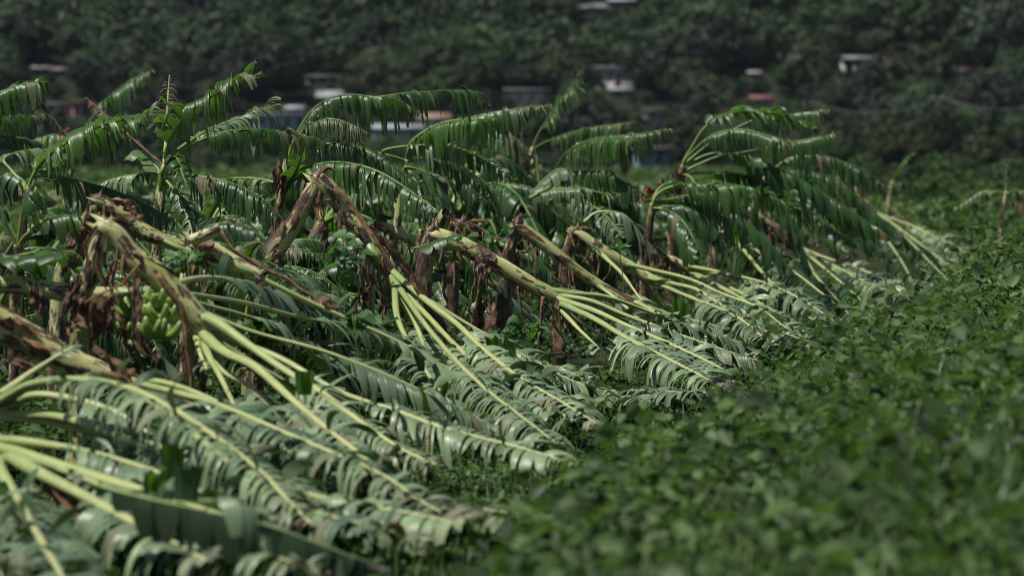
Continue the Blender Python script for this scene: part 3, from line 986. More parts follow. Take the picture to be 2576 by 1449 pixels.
def LI(p, **k):   # frond lying upside down on the ground, pale underside up
    o = dict(p=p, kind='lie', g=1, hw=0.30, bs=0.30, r0=0.036); o.update(k); return o
def HA(p, d, **k):  # frond in the air, strips hanging from the midrib
    o = dict(p=p, kind='hang', d=d, hw=0.36, bs=0.16, r0=0.028); o.update(k); return o
def CU(p, d, **k):  # fresh frond whose strips arch up and over
    o = dict(p=p, kind='curl', d=d, hw=0.40, bs=0.12, r0=0.028, mat=M['blade_fresh']); o.update(k); return o
def BR(p, d, **k):  # barely torn broad frond
    o = dict(p=p, kind='broad', d=d, hw=0.30, bs=0.14, r0=0.028, sw=0.07, shred=0.1); o.update(k); return o
def SP(p, d, **k):  # shredded to threads
    o = dict(p=p, kind='spear', d=d, hw=0.16, bs=0.25, r0=0.022, sw=0.014, shred=0.7, dry=0.45, cover=0.8, grav=14); o.update(k); return o

# ---------------------------------------------------------------- the felled row, from the nearest plant to the farthest
def ex_A(e, b, d, s):
    crumple(e, b, U("110,1228 170,1262 228,1305", 16.8), 0.16, s + 5, 'tan', "torn_sheath", 0.1)
    add_frond(e, b, U("500,1262 560,1262 620,1278 690,1300", 13.7), s + 12, kind='lie', hw=.2, bs=.05, r0=.012, grav=16, sw=.05, cover=.7, flare=1)
    # the big leaf folded over its midrib, close to the lens
    add_frond(e, b, U("250,1222 333,1246 522,1288 683,1326 863,1392 960,1424", 14.4, 13.9), s + 9, kind='broad', hw=0.25, bs=0.05, r0=0.016, sw=0.13,
              lift=-1.5, grav=20, shred=0.05, mat=M['blade_shaded'], fwd=0.2, calm=.55, cover=.93)
    add_frond(e, b, U("330,1235 420,1250 520,1275 600,1296", 15.2), s + 10, kind='hang', hw=0.17, bs=0.1, r0=0.014, sw=0.09, lift=1.2, grav=3, shred=0.05, cover=.6, mat=M['blade_fresh'])
make_plant("nearest felled banana plant with blurred pale petioles fanning from the lower left edge",
    "-420,1060 -250,1085 -120,1100 10,1128", 17.0, (46, 42), [
    LI("-30,1108 60,1112 200,1134 350,1174 480,1225 600,1290", hw=.26, r0=.042),
    LI("-20,1122 140,1172 333,1230 550,1296 700,1350", hw=.30, r0=.058),
    LI("0,1135 80,1182 200,1244 400,1349 520,1412", hw=.30, r0=.058, bs=.45),
    LI("-15,1150 0,1182 52,1275 145,1432 180,1500", hw=.34, r0=.045, bs=.25),
    LI("-15,1160 10,1215 70,1330 170,1420", hw=.26, r0=.03, bs=.4),
    LI("-40,1180 -60,1260 -40,1380 20,1470", hw=.34, r0=.04, bs=.2),
    LI("20,1140 200,1200 420,1300 640,1380 800,1440", hw=.30, r0=.03, bs=.35),
    ], extras=ex_A, foot=False)

def ex_B(e, b, d, s):
    dry_petiole(e, b, U("330,930 345,965 352,1000", 18.4), 0.02, s + 2, leaf=0.22)
make_plant("felled banana plant arching two long fronds out of the left edge above the nearest crown",
    "-420,940 -240,965 -110,990 0,1020", 18.4, (46, 44), [
    LI("-20,1018 80,969 200,957 321,977 442,1034 562,1114 663,1194 723,1258 783,1319", hw=.34, r0=.045, bs=.2),
    LI("-10,1032 80,997 160,1001 261,1026 341,1066 402,1122 450,1200", hw=.32, r0=.05, bs=.42),
    dict(p="-60,1020 0,993 80,937 149,893 190,870", kind='lie', d=18.3, d1=18.8, hw=.1, bs=.8, r0=.05),
    LI("-10,1045 120,1062 249,1092 380,1150 500,1230", hw=.30, r0=.042, bs=.5),
    LI("0,1040 150,1050 330,1110 560,1200 794,1290 920,1323 1075,1361", hw=.30, r0=.04, bs=.35),
    LI("0,1040 200,1060 480,1130 760,1240 1058,1298 1150,1319 1243,1340", hw=.30, r0=.04, bs=.4),
    ], extras=ex_B, foot=False)

def ex_F(e, b, d, s):
    crumple(e, b, U("-20,800 40,822 110,850", 19.2), 0.18, s + 2, 'dry', "torn_sheath", 0.25)
    crumple(e, b, U("60,850 120,872 165,900", 19.1), 0.18, s + 3, 'tan', "torn_sheath", 0.15)
    crumple(e, b, U("255,938 300,955 350,985", 18.9), 0.12, s + 4, 'tan', "torn_sheath", 0.2)
    crumple(e, b, U("20,905 60,915 100,945", 18.9), 0.15, s + 6, 'dry', "dry_leaf", 0.3)
    crumple(e, b, U("230,880 300,930 330,990", 19.1), 0.16, s + 7, 'dry', "dry_leaf", 0.4)
make_plant("thick brown-blotched felled stem entering at the left edge below the horizontal stem",
    "-260,690 -120,755 0,818 90,862 165,905 290,955", 19.3, (50, 34), [
    LI("270,945 380,985 480,1030 600,1090 720,1170", hw=.32, r0=.04),
    LI("280,955 420,1040 560,1150 690,1230 800,1300", hw=.32, r0=.036),
    LI("285,950 520,1010 740,1100 957,1193 1037,1248 1110,1290", hw=.32, r0=.036),
    LI("280,950 420,965 560,1020 680,1100 800,1200", hw=.30, r0=.036, bs=.45),
    LI("285,960 600,1060 880,1180 1003,1252 1129,1273 1276,1290", hw=.26, r0=.034, bs=.5, mat=M['blade']),
    ], dry=(0.5, 0.35), extras=ex_F, foot=False)

def ex_C(e, b, d, s):
    dry_petiole(e, b, U("395,690 428,738 457,795 471,881 482,967 487,1024", 19.4), 0.034, s + 1, 'tan')
    crumple(e, b, U("385,680 430,740 462,815", 19.6), 0.10, s + 2, 'tan', "torn_sheath", 0.1)
    dry_petiole(e, b, U("352,664 303,717 250,741 215,760", 19.3), 0.017, s + 3, 'tan')
    crumple(e, b, U("255,568 285,560 320,590 345,640", 20.0), 0.12, s + 4, 'dry', "torn_sheath", 0.2)
    crumple(e, b, U("335,640 352,660 365,690", 19.8), 0.14, s + 5, 'dry', "torn_sheath", 0.2)
    for i, (t, w) in enumerate((("215,745 190,790 170,840", .34), ("235,740 240,800 225,860", .3), ("330,930 345,950 355,985", .2), ("200,690 180,740 150,800", .2),
                                ("290,740 270,800 262,850", .22), ("490,905 500,950 515,1000", .2), ("340,700 350,780 345,860", .2))):
        crumple(e, b, U(t, 19.7), w * .7, s + 10 + i, 'dry', "dry_leaf", 0.4)
    for i, t in enumerate(("275,640 280,720 278,810", "335,690 336,780 335,850", "430,770 445,830 452,910")):
        dry_petiole(e, b, U(t, 19.8), 0.012, s + 30 + i, 'dry')
    banana_hands(e, b, at(395, 742, 19.9), at(400, 860, 19.6), s + 40, 3, 8, 0.20)
    banana_hands(e, b, at(330, 770, 20.2), at(326, 850, 20.0), s + 41, 2, 7, 0.19)
make_plant("snapped banana plant at left folded down at its kink with a green banana bunch beneath",
    "200,775 214,724 232,674 268,566 | 262,572 290,590 321,631 350,663 393,695 446,745 500,810 532,850", 20.0, (21, 34), [
    LI("500,795 546,812 659,893 743,949 803,985 924,1074 1016,1134 1100,1170", r0=.048, hw=.30, bs=.42, d=19.8),
    LI("505,830 562,885 643,925 743,1013 827,1082 904,1142 980,1200", r0=.05, hw=.32, bs=.52, d=19.6),
    LI("510,850 562,933 627,973 723,1066 800,1150", r0=.036, hw=.30, bs=.45, d=19.5),
    dict(p="505,850 530,905 550,940 582,1005 614,1070", kind='lie', d=19.4, d1=18.5, r0=.036, hw=.12, bs=.72),
    dict(p="490,835 500,880 520,930", kind='lie', d=19.6, r0=.034, hw=.1, bs=.7),
    LI("520,840 620,905 760,985 900,1060 995,1095", r0=.036, hw=.3, bs=.4, d=19.9),
    LI("520,830 700,900 850,985 995,1034 1108,1076 1188,1097 1318,1130 1444,1168", r0=.038, hw=.30, bs=.45, d=20.2),
    HA("395,880 410,900 425,930 440,975", 19.3, kind='lie', hw=.22, bs=.1, r0=.014, lift=.1, mat=M['blade']),
    ], dry=(0.5, 0.25), kink=(268, 572), extras=ex_C)

def ex_E(e, b, d, s):
    crumple(e, b, U("290,742 315,750 330,770", 20.4), 0.16, s + 1, 'dry', "torn_sheath", 0.3)
    crumple(e, b, U("85,720 95,760 100,800", 20.3), 0.18, s + 2, 'dry', "dry_leaf", 0.35)
make_plant("horizontal yellow-green felled stem at the left edge behind the folded plant",
    "-300,720 -150,712 0,715 46,717 118,728 171,738 271,742 340,742 400,738", 20.6, (25, 21), [
    LI("400,725 489,702 560,702 647,720 718,749 807,792 880,835", hw=.46, r0=.04, bs=.28, d=20.9, grav=8, lift=.05),
    LI("400,740 520,770 600,790 657,810 718,842 772,877 814,927 857,988 890,1045", hw=.30, r0=.034, bs=.35, d=20.5),
    LI("400,735 600,760 760,800 925,825 1004,850 1090,890 1180,950", hw=.30, r0=.034, bs=.42, d=21.0),
    LI("400,745 560,800 700,850 840,935 960,1020", hw=.30, r0=.03, bs=.35, d=20.7),
    LI("400,745 620,830 800,880 936,929 1079,992 1150,1030 1276,1088", hw=.30, r0=.03, bs=.5, d=20.8, mat=M['blade']),
    LI("400,745 480,790 560,850 640,940", hw=.28, r0=.03, bs=.4, d=20.3),
    ], dry=(0.25, 0.5), extras=ex_E, foot=False)

def ex_D(e, b, d, s):
    crumple(e, b, U("232,505 250,498 262,520", 22.9), 0.12, s + 1, 'dry', "torn_sheath", 0.2)
    crumple(e, b, U("285,500 320,510 350,545", 22.7), 0.16, s + 2, 'tan', "torn_sheath", 0.35)
    crumple(e, b, U("330,560 350,550 375,545", 22.6), 0.10, s + 3, 'dry', "torn_sheath", 0.3)
    for i, t in enumerate(("175,560 190,610 185,680", "200,570 225,590 240,640")):
        crumple(e, b, U(t, 22.6), 0.2, s + 5 + i, 'dry', "dry_leaf", 0.3)
make_plant("bent banana stem behind the folded left plant with its broken elbow pointing up",
    "150,720 185,640 215,560 252,500 | 246,504 303,535 339,570 380,592 446,620 500,645", 22.8, (22, 18), [
    LI("480,640 560,680 660,730 780,800 900,850", d=22.5, r0=.034),
    LI("490,640 600,650 720,700 850,770", d=22.9, r0=.034),
    HA("490,640 540,610 600,640 660,720", 22.9, hw=.3),
    ], dry=(0.55, 0.4), kink=(250, 510), extras=ex_D)

def ex_G(e, b, d, s):
    dry_petiole(e, b, U("557,578 585,624 643,663 707,699 782,745 850,785", 21.7), 0.02, s + 1, 'tan')
    crumple(e, b, U("790,742 820,755 855,776", 21.6), 0.16, s + 2, 'dry', "dry_leaf", 0.25)
    C, L = spline(U("480,606 515,592 553,574", 21.9), 18)
    stem_tube(e, b, C, np.linspace(px(15, 22), px(14, 22), 18), s + 3, dry=np.linspace(.2, .5, 18), name="broken_stub", sheaths=1)
    crumple(e, b, U("480,620 470,650 460,690", 21.8), 0.16, s + 4, 'dry', "dry_leaf", 0.3)
    crumple(e, b, U("640,690 655,705 670,720", 21.8), 0.12, s + 5, 'dry', "torn_sheath", 0.3)
make_plant("short felled stem with a splintered stub, just left of the tall inverted V stem",
    "470,740 478,690 489,608 | 484,604 553,642 607,674 655,702", 22.0, (20, 22), [
    LI("640,695 760,760 880,820 1000,880 1100,930", d=21.6, r0=.034),
    LI("640,698 720,745 800,830 900,915 1000,960", d=21.5, r0=.034),
    LI("645,695 800,770 1000,860 1150,940 1302,1000 1381,1035", d=21.9, r0=.034, bs=.45),
    ], dry=(0.75, 0.35), kink=(492, 614), extras=ex_G)

def ex_H(e, b, d, s):
    crumple(e, b, U("792,462 800,435 825,418 852,432", 24.4), 0.10, s + 1, 'dry', "torn_sheath", 0.12)
    crumple(e, b, U("845,468 890,520 935,580 975,640", 24.2), 0.11, s + 2, 'tan', "torn_sheath", 0.15, False)
    crumple(e, b, U("925,570 975,625 1020,680 1060,735", 24.2), 0.16, s + 3, 'dry', "torn_sheath", 0.35)
    crumple(e, b, U("1035,690 1070,745 1095,775", 24.0), 0.13, s + 4, 'tan', "torn_sheath", 0.2)
    crumple(e, b, U("1060,740 1100,800 1130,870", 24.0), 0.15, s + 5, 'dry', "dry_leaf", 0.25)
    crumple(e, b, U("795,520 830,508 848,535 852,590", 24.2), 0.10, s + 6, 'dry', "torn_sheath", 0.2)
    crumple(e, b, U("690,618 705,640 712,675", 24.3), 0.18, s + 7, 'dry', "dry_leaf", 0.4)
    for i, (t, l) in enumerate((("925,640 930,720 932,806", 0), ("962,645 975,720 1000,822", 0), ("864,570 867,650 868,738", 0), ("947,660 955,730 965,800", .25))):
        dry_petiole(e, b, U(t, 24.3), 0.017, s + 10 + i, 'tan' if i == 1 else 'dry', l)
make_plant("tall inverted V banana stem snapped at the top, the highest broken elbow in front",
    "640,715 661,667 718,595 764,517 804,448 | 800,452 847,499 889,560 925,606 954,653 985,690", 24.5, (27, 22), [
    LI("960,655 1007,710 1047,767 1075,824 1096,870", d=24.2, r0=.042, bs=.75, hw=.15),
    LI("955,665 1000,745 1030,800 1060,845", d=24.5, r0=.036, bs=.8, hw=.12),
    LI("985,680 1086,767 1147,813 1218,881 1300,945 1400,1005 1500,1065", d=24.4, r0=.038, bs=.42),
    LI("985,690 1095,778 1204,858 1327,950 1411,1000 1480,1030", d=24.8, r0=.036, bs=.4),
    LI("985,700 1080,800 1122,845 1182,903 1250,960 1340,1010 1453,1062", d=24.2, r0=.036, bs=.4),
    LI("985,700 1040,800 1088,920 1150,975 1230,1040", d=23.8, r0=.034, bs=.35),
    LI("985,690 1000,800 1050,900 1120,1000 1180,1070", d=23.8, r0=.034, bs=.4),
    LI("985,690 1150,800 1290,880 1420,950 1520,985", d=25.2, r0=.034, bs=.4),
    LI("985,695 1080,830 1200,960 1340,1070 1410,1125", d=24.0, r0=.032, bs=.45),
    ], dry=(0.5, 0.6), kink=(803, 456), extras=ex_H)

def ex_I(e, b, d, s):
    for i, (t, r) in enumerate((("1080,640 1092,590 1108,555 1121,531", 17), ("1056,650 1056,610 1059,576", 11))):
        C, L = spline(U(t, 28.3), 20)
        stem_tube(e, b, C, np.linspace(px(r * 1.2, 28), px(r * .7, 28), 20), s + i, dry=np.linspace(.6, .8, 20), name="broken_stub", sheaths=2)
    crumple(e, b, U("1113,540 1122,527 1132,560", 28.2), 0.10, s + 3, 'dry', "torn_sheath", 0.3)
    for i, (t, l, m) in enumerate((("1301,722 1317,806 1345,895", 0, 'dry'), ("1363,750 1358,840 1352,918", 0, 'tan'), ("1370,760 1385,790 1401,830", .4, 'dry'),
                                   ("1211,660 1203,740 1195,800", .45, 'dry'), ("1215,665 1230,740 1232,800", .35, 'dry'))):
        dry_petiole(e, b, U(t, 27.9), 0.02, s + 5 + i, m, l)
    crumple(e, b, U("1200,640 1212,668 1210,700", 27.9), 0.12, s + 11, 'dry', "torn_sheath", 0.3)
    crumple(e, b, U("1398,748 1412,780 1420,810", 27.9), 0.10, s + 12, 'dry', "torn_sheath", 0.3)
    add_frond(e, b, U("1385,800 1401,830 1450,890 1496,940", 27.4), s + 14, kind='broad', hw=.2, bs=.05, r0=.012, sw=.2, mat=M['blade_wilt'], lift=.1, grav=4)
    add_frond(e, b, U("1040,625 1100,605 1160,590 1170,575", 27.6), s + 15, kind='broad', hw=.20, bs=.05, r0=.012, sw=.2, lift=-.1, grav=6)
    add_frond(e, b, U("1035,690 1090,690 1150,700", 28.4), s + 16, kind='broad', hw=.24, bs=.02, r0=.012, sw=.2, lift=-.1, grav=9)
make_plant("sharply focused felled banana plant in the centre, five bare petioles fanning right",
    "1066,700 1074,640 1085,575 | 1096,592 1164,620 1204,642 1254,667 1307,699 1357,727 1408,754", 28.0, (24, 21), [
    LI("1375,728 1420,732 1470,740 1500,760 1550,794 1640,850", r0=.042, bs=.6, flare=1.2),
    LI("1395,748 1494,782 1574,818 1695,870 1791,915 1835,940", r0=.044, bs=.38, hw=.32),
    LI("1400,758 1494,802 1582,854 1695,911 1787,959 1830,985", r0=.042, bs=.40, hw=.32),
    LI("1400,742 1486,758 1574,794 1695,838 1815,879 1911,910", r0=.042, bs=.42, hw=.30),
    LI("1400,735 1518,746 1614,778 1735,826 1815,850 1928,893", r0=.038, bs=.45, hw=.30, d=28.6),
    dict(p="1395,762 1430,800 1466,838 1526,890", kind='lie', d=27.8, d1=27.2, r0=.044, bs=.8, hw=.1),
    dict(p="1400,762 1455,806 1502,838 1560,872", kind='lie', d=28.2, d1=28.0, r0=.042, bs=.8, hw=.1),
    LI("1340,905 1380,920 1420,930 1480,965", r0=.022, bs=.1, hw=.2, d=26.8, flare=1),
    LI("1400,960 1480,985 1600,984 1770,990", r0=.026, bs=.3, hw=.2, d=26, flare=1),
    LI("1300,960 1400,985 1500,1000 1640,1010", r0=.022, bs=.2, hw=.22, d=26, flare=1),
    ], dry=(0.5, 0.32), kink=(1100, 620), extras=ex_I)

def ex_J(e, b, d, s):
    C, L = spline(U("1296,620 1300,590 1310,552", 31.3), 18)
    stem_tube(e, b, C, np.linspace(px(15, 31), px(9, 31), 18), s, dry=np.linspace(.6, .9, 18), name="broken_stub", sheaths=2)
    crumple(e, b, U("1180,570 1205,585 1225,610", 31.2), 0.16, s + 1, 'dry', "torn_sheath", 0.3)
    crumple(e, b, U("1290,590 1310,600 1318,630", 31), 0.14, s + 2, 'dry', "torn_sheath", 0.3)
make_plant("slim purple-blotched felled stem lying just behind the focused centre plant",
    "1272,690 1284,620 1303,556 | 1303,570 1373,618 1434,666 1494,710 1550,742 1626,774", 31.0, (18, 14), [
    LI("1590,755 1666,802 1760,835 1860,868", r0=.034),
    LI("1600,760 1700,815 1800,860 1900,900", r0=.036, bs=.35),
    LI("1560,745 1680,790 1780,815 1900,850", r0=.036, bs=.3, d=31.4),
    LI("1500,715 1560,760 1600,800 1650,860", r0=.034, bs=.5),
    ], dry=(0.5, 0.45), kink=(1303, 580), extras=ex_J)

make_plant("short blotched stem lying between the inverted V stem and the centre plant",
    "930,640 944,590 957,556 | 952,564 1010,590 1060,615 1110,640", 29.5, (16, 13), [
    HA("1100,632 1150,640 1200,690 1240,760", 29.8, hw=.28),
    LI("1100,636 1180,680 1260,740 1350,820", d=29.4, r0=.03, bs=.4),
    ], dry=(0.2, 0.35), kink=(960, 580))
make_plant("cracked stem with a curled brown sheath above the centre plant",
    "1140,680 1150,600 1163,556 | 1158,563 1200,585 1240,605 1300,640", 32.0, (17, 14), [
    HA("1290,630 1340,640 1390,690", 32, hw=.3),
    LI("1290,632 1380,690 1480,760 1560,810", d=31.8, r0=.03, bs=.45),
    ], dry=(0.7, 0.8), kink=(1165, 575))

make_plant("felled banana plant with a clean pale crown, third stem right of the inverted V",
    "1424,660 1434,620 1446,576 | 1446,586 1518,634 1574,666 1626,698 1662,712", 34.0, (16, 15), [
    dict(p="1500,628 1530,655 1566,690 1598,734 1628,776", kind='lie', d=33.8, d1=33, r0=.036, bs=.8, hw=.12),
    LI("1574,664 1655,682 1735,702 1815,738 1911,776 1992,838", r0=.040, bs=.42),
    LI("1630,698 1695,714 1755,730 1830,778 1960,852", r0=.042, bs=.4),
    LI("1640,708 1715,734 1775,766 1855,810 1915,845", r0=.040, bs=.45),
    LI("1600,684 1634,726 1655,760 1700,800", r0=.036, bs=.5),
    LI("1640,706 1740,750 1850,795 1945,870", r0=.036, bs=.4),
    BR("1720,720 1770,725 1800,740 1830,770", 32.6, hw=.3, kind='hang'),
    ], dry=(0.4, 0.2), kink=(1440, 602))

make_plant("felled banana plant with a peeling brown sheath, fourth stem right of the inverted V",
    "1612,700 1622,650 1634,612 | 1634,620 1675,650 1727,674 1765,690", 37.0, (14, 13), [
    LI("1725,668 1815,686 1896,714 1976,758 2056,800", r0=.038, bs=.4),
    LI("1735,684 1815,714 1896,754 1992,808", r0=.038, bs=.42),
    LI("1745,690 1830,730 1920,790 2020,850", r0=.036, bs=.4),
    LI("1745,680 1880,700 2000,745 2110,815", r0=.036, bs=.4, d=37.6),
    LI("1745,690 1880,760 1960,830 2060,868", r0=.034, bs=.4),
    ], dry=(0.5, 0.35), kink=(1630, 635),
    extras=lambda e, b, d, s: (crumple(e, b, U("1655,650 1668,670 1672,700", 36.8), 0.14, s, 'dry', "torn_sheath", .3)))

make_plant("felled banana plant with two steep pale midribs under dark hanging leaves",
    "1790,680 1800,610 1818,570 1835,590 1850,610", 41.0, (10, 11), [
    LI("1835,592 1870,628 1885,670 1896,716", r0=.04, bs=.3, d=40.5),
    LI("1850,600 1873,621 1911,673 1948,735", r0=.04, bs=.3, d=41),
    LI("1850,600 1952,647 2011,725 2060,780", r0=.036, bs=.3, d=41),
    LI("1850,600 1990,680 2070,740 2150,800", r0=.036, bs=.35, d=41.5),
    LI("1850,605 1930,700 2010,780 2090,830", r0=.034, bs=.4, d=40.5),
    ], dry=(0.5, 0.5))

make_plant("small blotched felled stem half hidden under the dark right-hand canopy",
    "1900,660 1908,590 1918,542 | 1916,547 1970,591 2018,624", 45.0, (12, 11), [
    LI("2010,618 2045,640 2090,665 2160,690", r0=.036, bs=.5),
    LI("2010,622 2080,680 2150,740 2200,790", r0=.036, bs=.35),
    LI("2010,620 2100,670 2200,720 2300,760", r0=.036, bs=.35),
    LI("2010,625 2050,690 2110,760 2160,810", r0=.034, bs=.35),
    LI("2030,630 2138,669 2250,706 2330,720", r0=.034, bs=.3),
    BR("2180,700 2246,705 2320,712 2380,722", 45.0, hw=.45, kind='lie', sw=.3, lift=.1),
    ], dry=(0.5, 0.6), kink=(1920, 560))

make_plant("farthest felled banana plant with a brown broken stem at the right end of the row",
    "2100,540 2105,480 2114,444 | 2112,452 2157,487 2178,515 2212,545", 57.0, (12, 9), [
    LI("2200,530 2260,560 2324,598 2400,640", r0=.04, bs=.35, hw=.4),
    LI("2200,538 2242,560 2324,621 2395,672", r0=.04, bs=.35, hw=.4),
    LI("2200,540 2280,600 2340,660 2400,720", r0=.036, bs=.35, hw=.4),
    LI("2200,535 2300,570 2400,620 2500,660", r0=.036, bs=.35, hw=.4),
    LI("2200,545 2230,600 2270,660 2300,720", r0=.034, bs=.35, hw=.4),
    LI("2200,540 2280,620 2400,690 2480,700", r0=.034, bs=.45, hw=.4),
    ], dry=(0.9, 0.6), kink=(2115, 460))
make_plant("low felled banana plant with grey-green fronds where the row meets the weeds",
    "2230,590 2240,560 2255,550 2290,570 2320,590", 62.0, (8, 7), [
    LI("2310,580 2370,600 2430,630 2500,655", r0=.036, bs=.3, hw=.4),
    LI("2310,585 2400,630 2470,650 2560,665", r0=.036, bs=.3, hw=.4),
    LI("2310,590 2350,640 2400,680 2440,700", r0=.036, bs=.3, hw=.4),
    ], dry=(0.8, 0.8))

# ---------------------------------------------------------------- plants still holding their fronds in the air
G2 = "wind-torn banana plants behind the felled row"
make_plant("wind-swept banana plant left of centre with two fronds arching high to the right",
    "690,640 700,540 712,470 722,400", 29.5, (15, 11), [
    HA("722,410 745,340 790,272 860,238 940,242 1000,250 1062,288", 29.5, hw=.44, shred=.35),
    HA("724,410 755,330 850,265 950,243 1060,230 1190,228 1235,262", 30.5, hw=.40, bs=.45, cover=.8, shred=.35),
    SP("726,420 760,335 800,305 850,300 925,332", 29.2, hw=.40, kind='hang', sw=.018, shred=.6, dry=.2),
    HA("730,430 800,372 870,358 940,385 1010,430 1105,512", 29.3, hw=.46, lift=.1, shred=.2),
    HA("725,440 790,415 860,408 950,430 1040,485 1120,545", 28.6, hw=.42, shred=.3),
    BR("718,470 740,440 757,400 762,375", 29.2, kind='broad', hw=.18, mat=M['blade_fresh'], lift=.5),
    HA("716,480 745,450 775,440 800,490", 29.2, hw=.34),
    HA("716,470 650,450 560,450 500,470", 30, hw=.34),
    HA("716,480 690,500 620,480 540,455", 30, hw=.36),
    ], dry=(0.5, 0.4), group=G2,
    extras=lambda e, b, d, s: [crumple(e, b, U(t, 29.4), .14, s + i, 'dry', "dry_leaf", .35) for i, t in enumerate(("706,400 700,450 698,500", "715,440 712,480 700,530"))])
make_plant("banana plant with bright arching frond combed over at the upper left",
    "395,640 400,560 408,480 415,400", 27.0, (14, 11), [
    CU("412,400 430,345 470,290 520,250 580,218 655,193", 27, hw=.56, lift=.8, shred=.15),
    SP("414,400 418,330 421,260 426,188", 27.2),
    SP("408,420 375,385 330,345 270,290 215,243", 27.4, bs=.5, dry=.8, hw=.12),
    BR("414,420 430,395 445,400 460,440 470,470", 26.6, hw=.26, lift=.0, kind='hang'),
    HA("412,420 520,345 640,325 740,337 832,362", 27.8, hw=.38, lift=.0, grav=26, bs=.28, shred=.3),
    HA("414,410 500,340 560,312 620,290 700,260", 28.5, hw=.34, shred=.5, bs=.3),
    HA("412,440 480,440 580,460 660,500 720,560", 26.8, hw=.42, fwd=.2),
    HA("412,440 340,440 260,470 180,520", 27.4, hw=.34),
    HA("410,450 440,480 470,540 490,610", 26.6, hw=.34),
    BR("410,450 380,400 350,380 320,400", 27.2, hw=.22, mat=M['blade_fresh']),
    ], dry=(0.6, 0.5), group=G2)
make_plant("banana plant with a bright frond arching right at the far left",
    "50,660 55,600 62,540 70,470", 25.0, (14, 11), [
    CU("72,470 100,415 150,370 210,335 290,305 392,290", 25, hw=.48, lift=.7, shred=.15),
    HA("66,480 30,430 10,400 60,380 140,388", 25.4, hw=.34, bs=.4),
    HA("70,470 110,440 200,455 290,480 380,520 440,560", 25.2, hw=.42),
    HA("70,480 40,440 10,440 -20,470", 25.2, hw=.34, mat=M['blade_wilt']),
    BR("72,480 110,430 140,400 150,370", 25.4, hw=.2, mat=M['blade_fresh']),
    ], dry=(0.6, 0.6), group=G2)
make_plant("young banana plant with upright green petioles low at the left edge",
    "35,690 40,650 42,615", 22.5, (12, 11), [
    HA("40,620 15,560 -15,500 -60,470", 22.5, r0=.03, bs=.5, hw=.3),
    HA("44,620 52,560 62,500 90,450", 22.5, r0=.03, bs=.45, hw=.3),
    HA("46,620 85,575 135,545 200,540", 22.5, r0=.028, bs=.55, hw=.3, mat=M['blade_fresh']),
    BR("10,650 60,640 110,636 180,640", 20.9, hw=.20, mat=M['blade_fresh'], bs=.0, grav=9, lift=-.1, r0=.018),
    BR("-60,650 0,655 90,645 175,632", 20.6, hw=.24, bs=.0, grav=7, lift=-.1, r0=.016),
    ], dry=(0.7, 0.6), group=G2)
make_plant("banana plant at the left edge holding two ragged fronds level above the others",
    "-60,620 -50,500 -45,400 -40,330", 32.0, (12, 9), [
    HA("-40,330 -20,250 20,222 70,208 122,203", 32, hw=.44, shred=.3),
    SP("-40,330 20,270 80,222 110,260 150,320 195,368", 32, hw=.2, bs=.45),
    HA("-40,330 -10,300 40,290 120,291", 32.5, hw=.36, bs=.2),
    HA("-40,350 40,345 120,370 190,420", 32.5, hw=.36),
    ], dry=(0.6, 0.5), group=G2)
make_plant("blurred banana plant with one upright feathered frond at the upper left",
    "160,560 170,480 185,400 205,340", 42.0, (10, 7), [
    CU("205,340 235,290 275,245 325,205 388,172", 42, hw=.5, bs=.25, lift=.2, mat=M['blade']),
    HA("205,345 280,300 350,290 420,275 480,262", 43, hw=.5, shred=.4, dry=.15),
    HA("200,350 150,340 110,345 60,370", 42, hw=.5, mat=M['blade_fresh']),
    HA("205,345 260,330 330,345 400,400", 42, hw=.5),
    ], dry=(0.5, 0.5), group=G2,
    extras=lambda e, b, d, s: [crumple(e, b, U(t, 40), .2, s + i, 'tan', "dry_leaf", .25) for i, t in enumerate(("150,345 175,335 200,340", "170,375 190,370 215,385"))])
make_plant("banana plant behind the inverted V with level fronds reaching right of centre",
    "990,640 1000,560 1010,480 1022,400", 33.5, (13, 10), [
    HA("1024,400 1035,355 1100,312 1180,295 1280,275 1385,262", 33.5, hw=.46, shred=.2),
    HA("1022,400 1045,352 1090,318 1150,303 1245,297", 32.8, hw=.46, mat=M['blade_fresh']),
    HA("1022,410 960,385 1000,370 1100,365 1200,390 1295,452", 33, hw=.42, bs=.3, shred=.25),
    BR("1018,420 1050,425 1085,450 1140,530", 31.5, hw=.34, lift=-.05, grav=8),
    HA("1020,420 1100,440 1180,470 1260,540", 33.5, hw=.40),
    HA("1022,410 1090,400 1180,430 1250,500", 34, hw=.40),
    HA("1016,430 960,440 900,480 860,540", 34, hw=.40),
    HA("1020,420 1060,480 1090,540 1100,600", 33, hw=.36),
    ], dry=(0.6, 0.5), group=G2)
make_plant("banana plant with a single feather-like frond standing highest at centre",
    "1300,600 1310,500 1325,420 1340,370", 44.0, (10, 7), [
    CU("1340,370 1360,325 1390,280 1425,230 1472,168", 44, hw=.46, bs=.2, lift=.1, mat=M['blade_fresh'], shred=.4),
    SP("1325,470 1320,420 1312,370 1310,320", 42, hw=.3, bs=.05, r0=.02),
    SP("1360,480 1352,430 1348,390 1344,370", 42, hw=.2, bs=.05, r0=.02),
    HA("1338,380 1400,345 1480,322 1560,310 1602,304", 43, hw=.44, bs=.2),
    HA("1336,390 1300,350 1260,330 1210,345", 44, hw=.5),
    HA("1338,400 1280,360 1240,355 1190,380", 45, hw=.5, mat=M['blade_fresh']),
    ], dry=(0.5, 0.5), group=G2,
    extras=lambda e, b, d, s: [crumple(e, b, U(t, 42), .2, s + i, 'tan', "dry_leaf", .3) for i, t in enumerate(("1335,390 1330,420 1345,450", "1360,440 1380,470 1395,500"))])
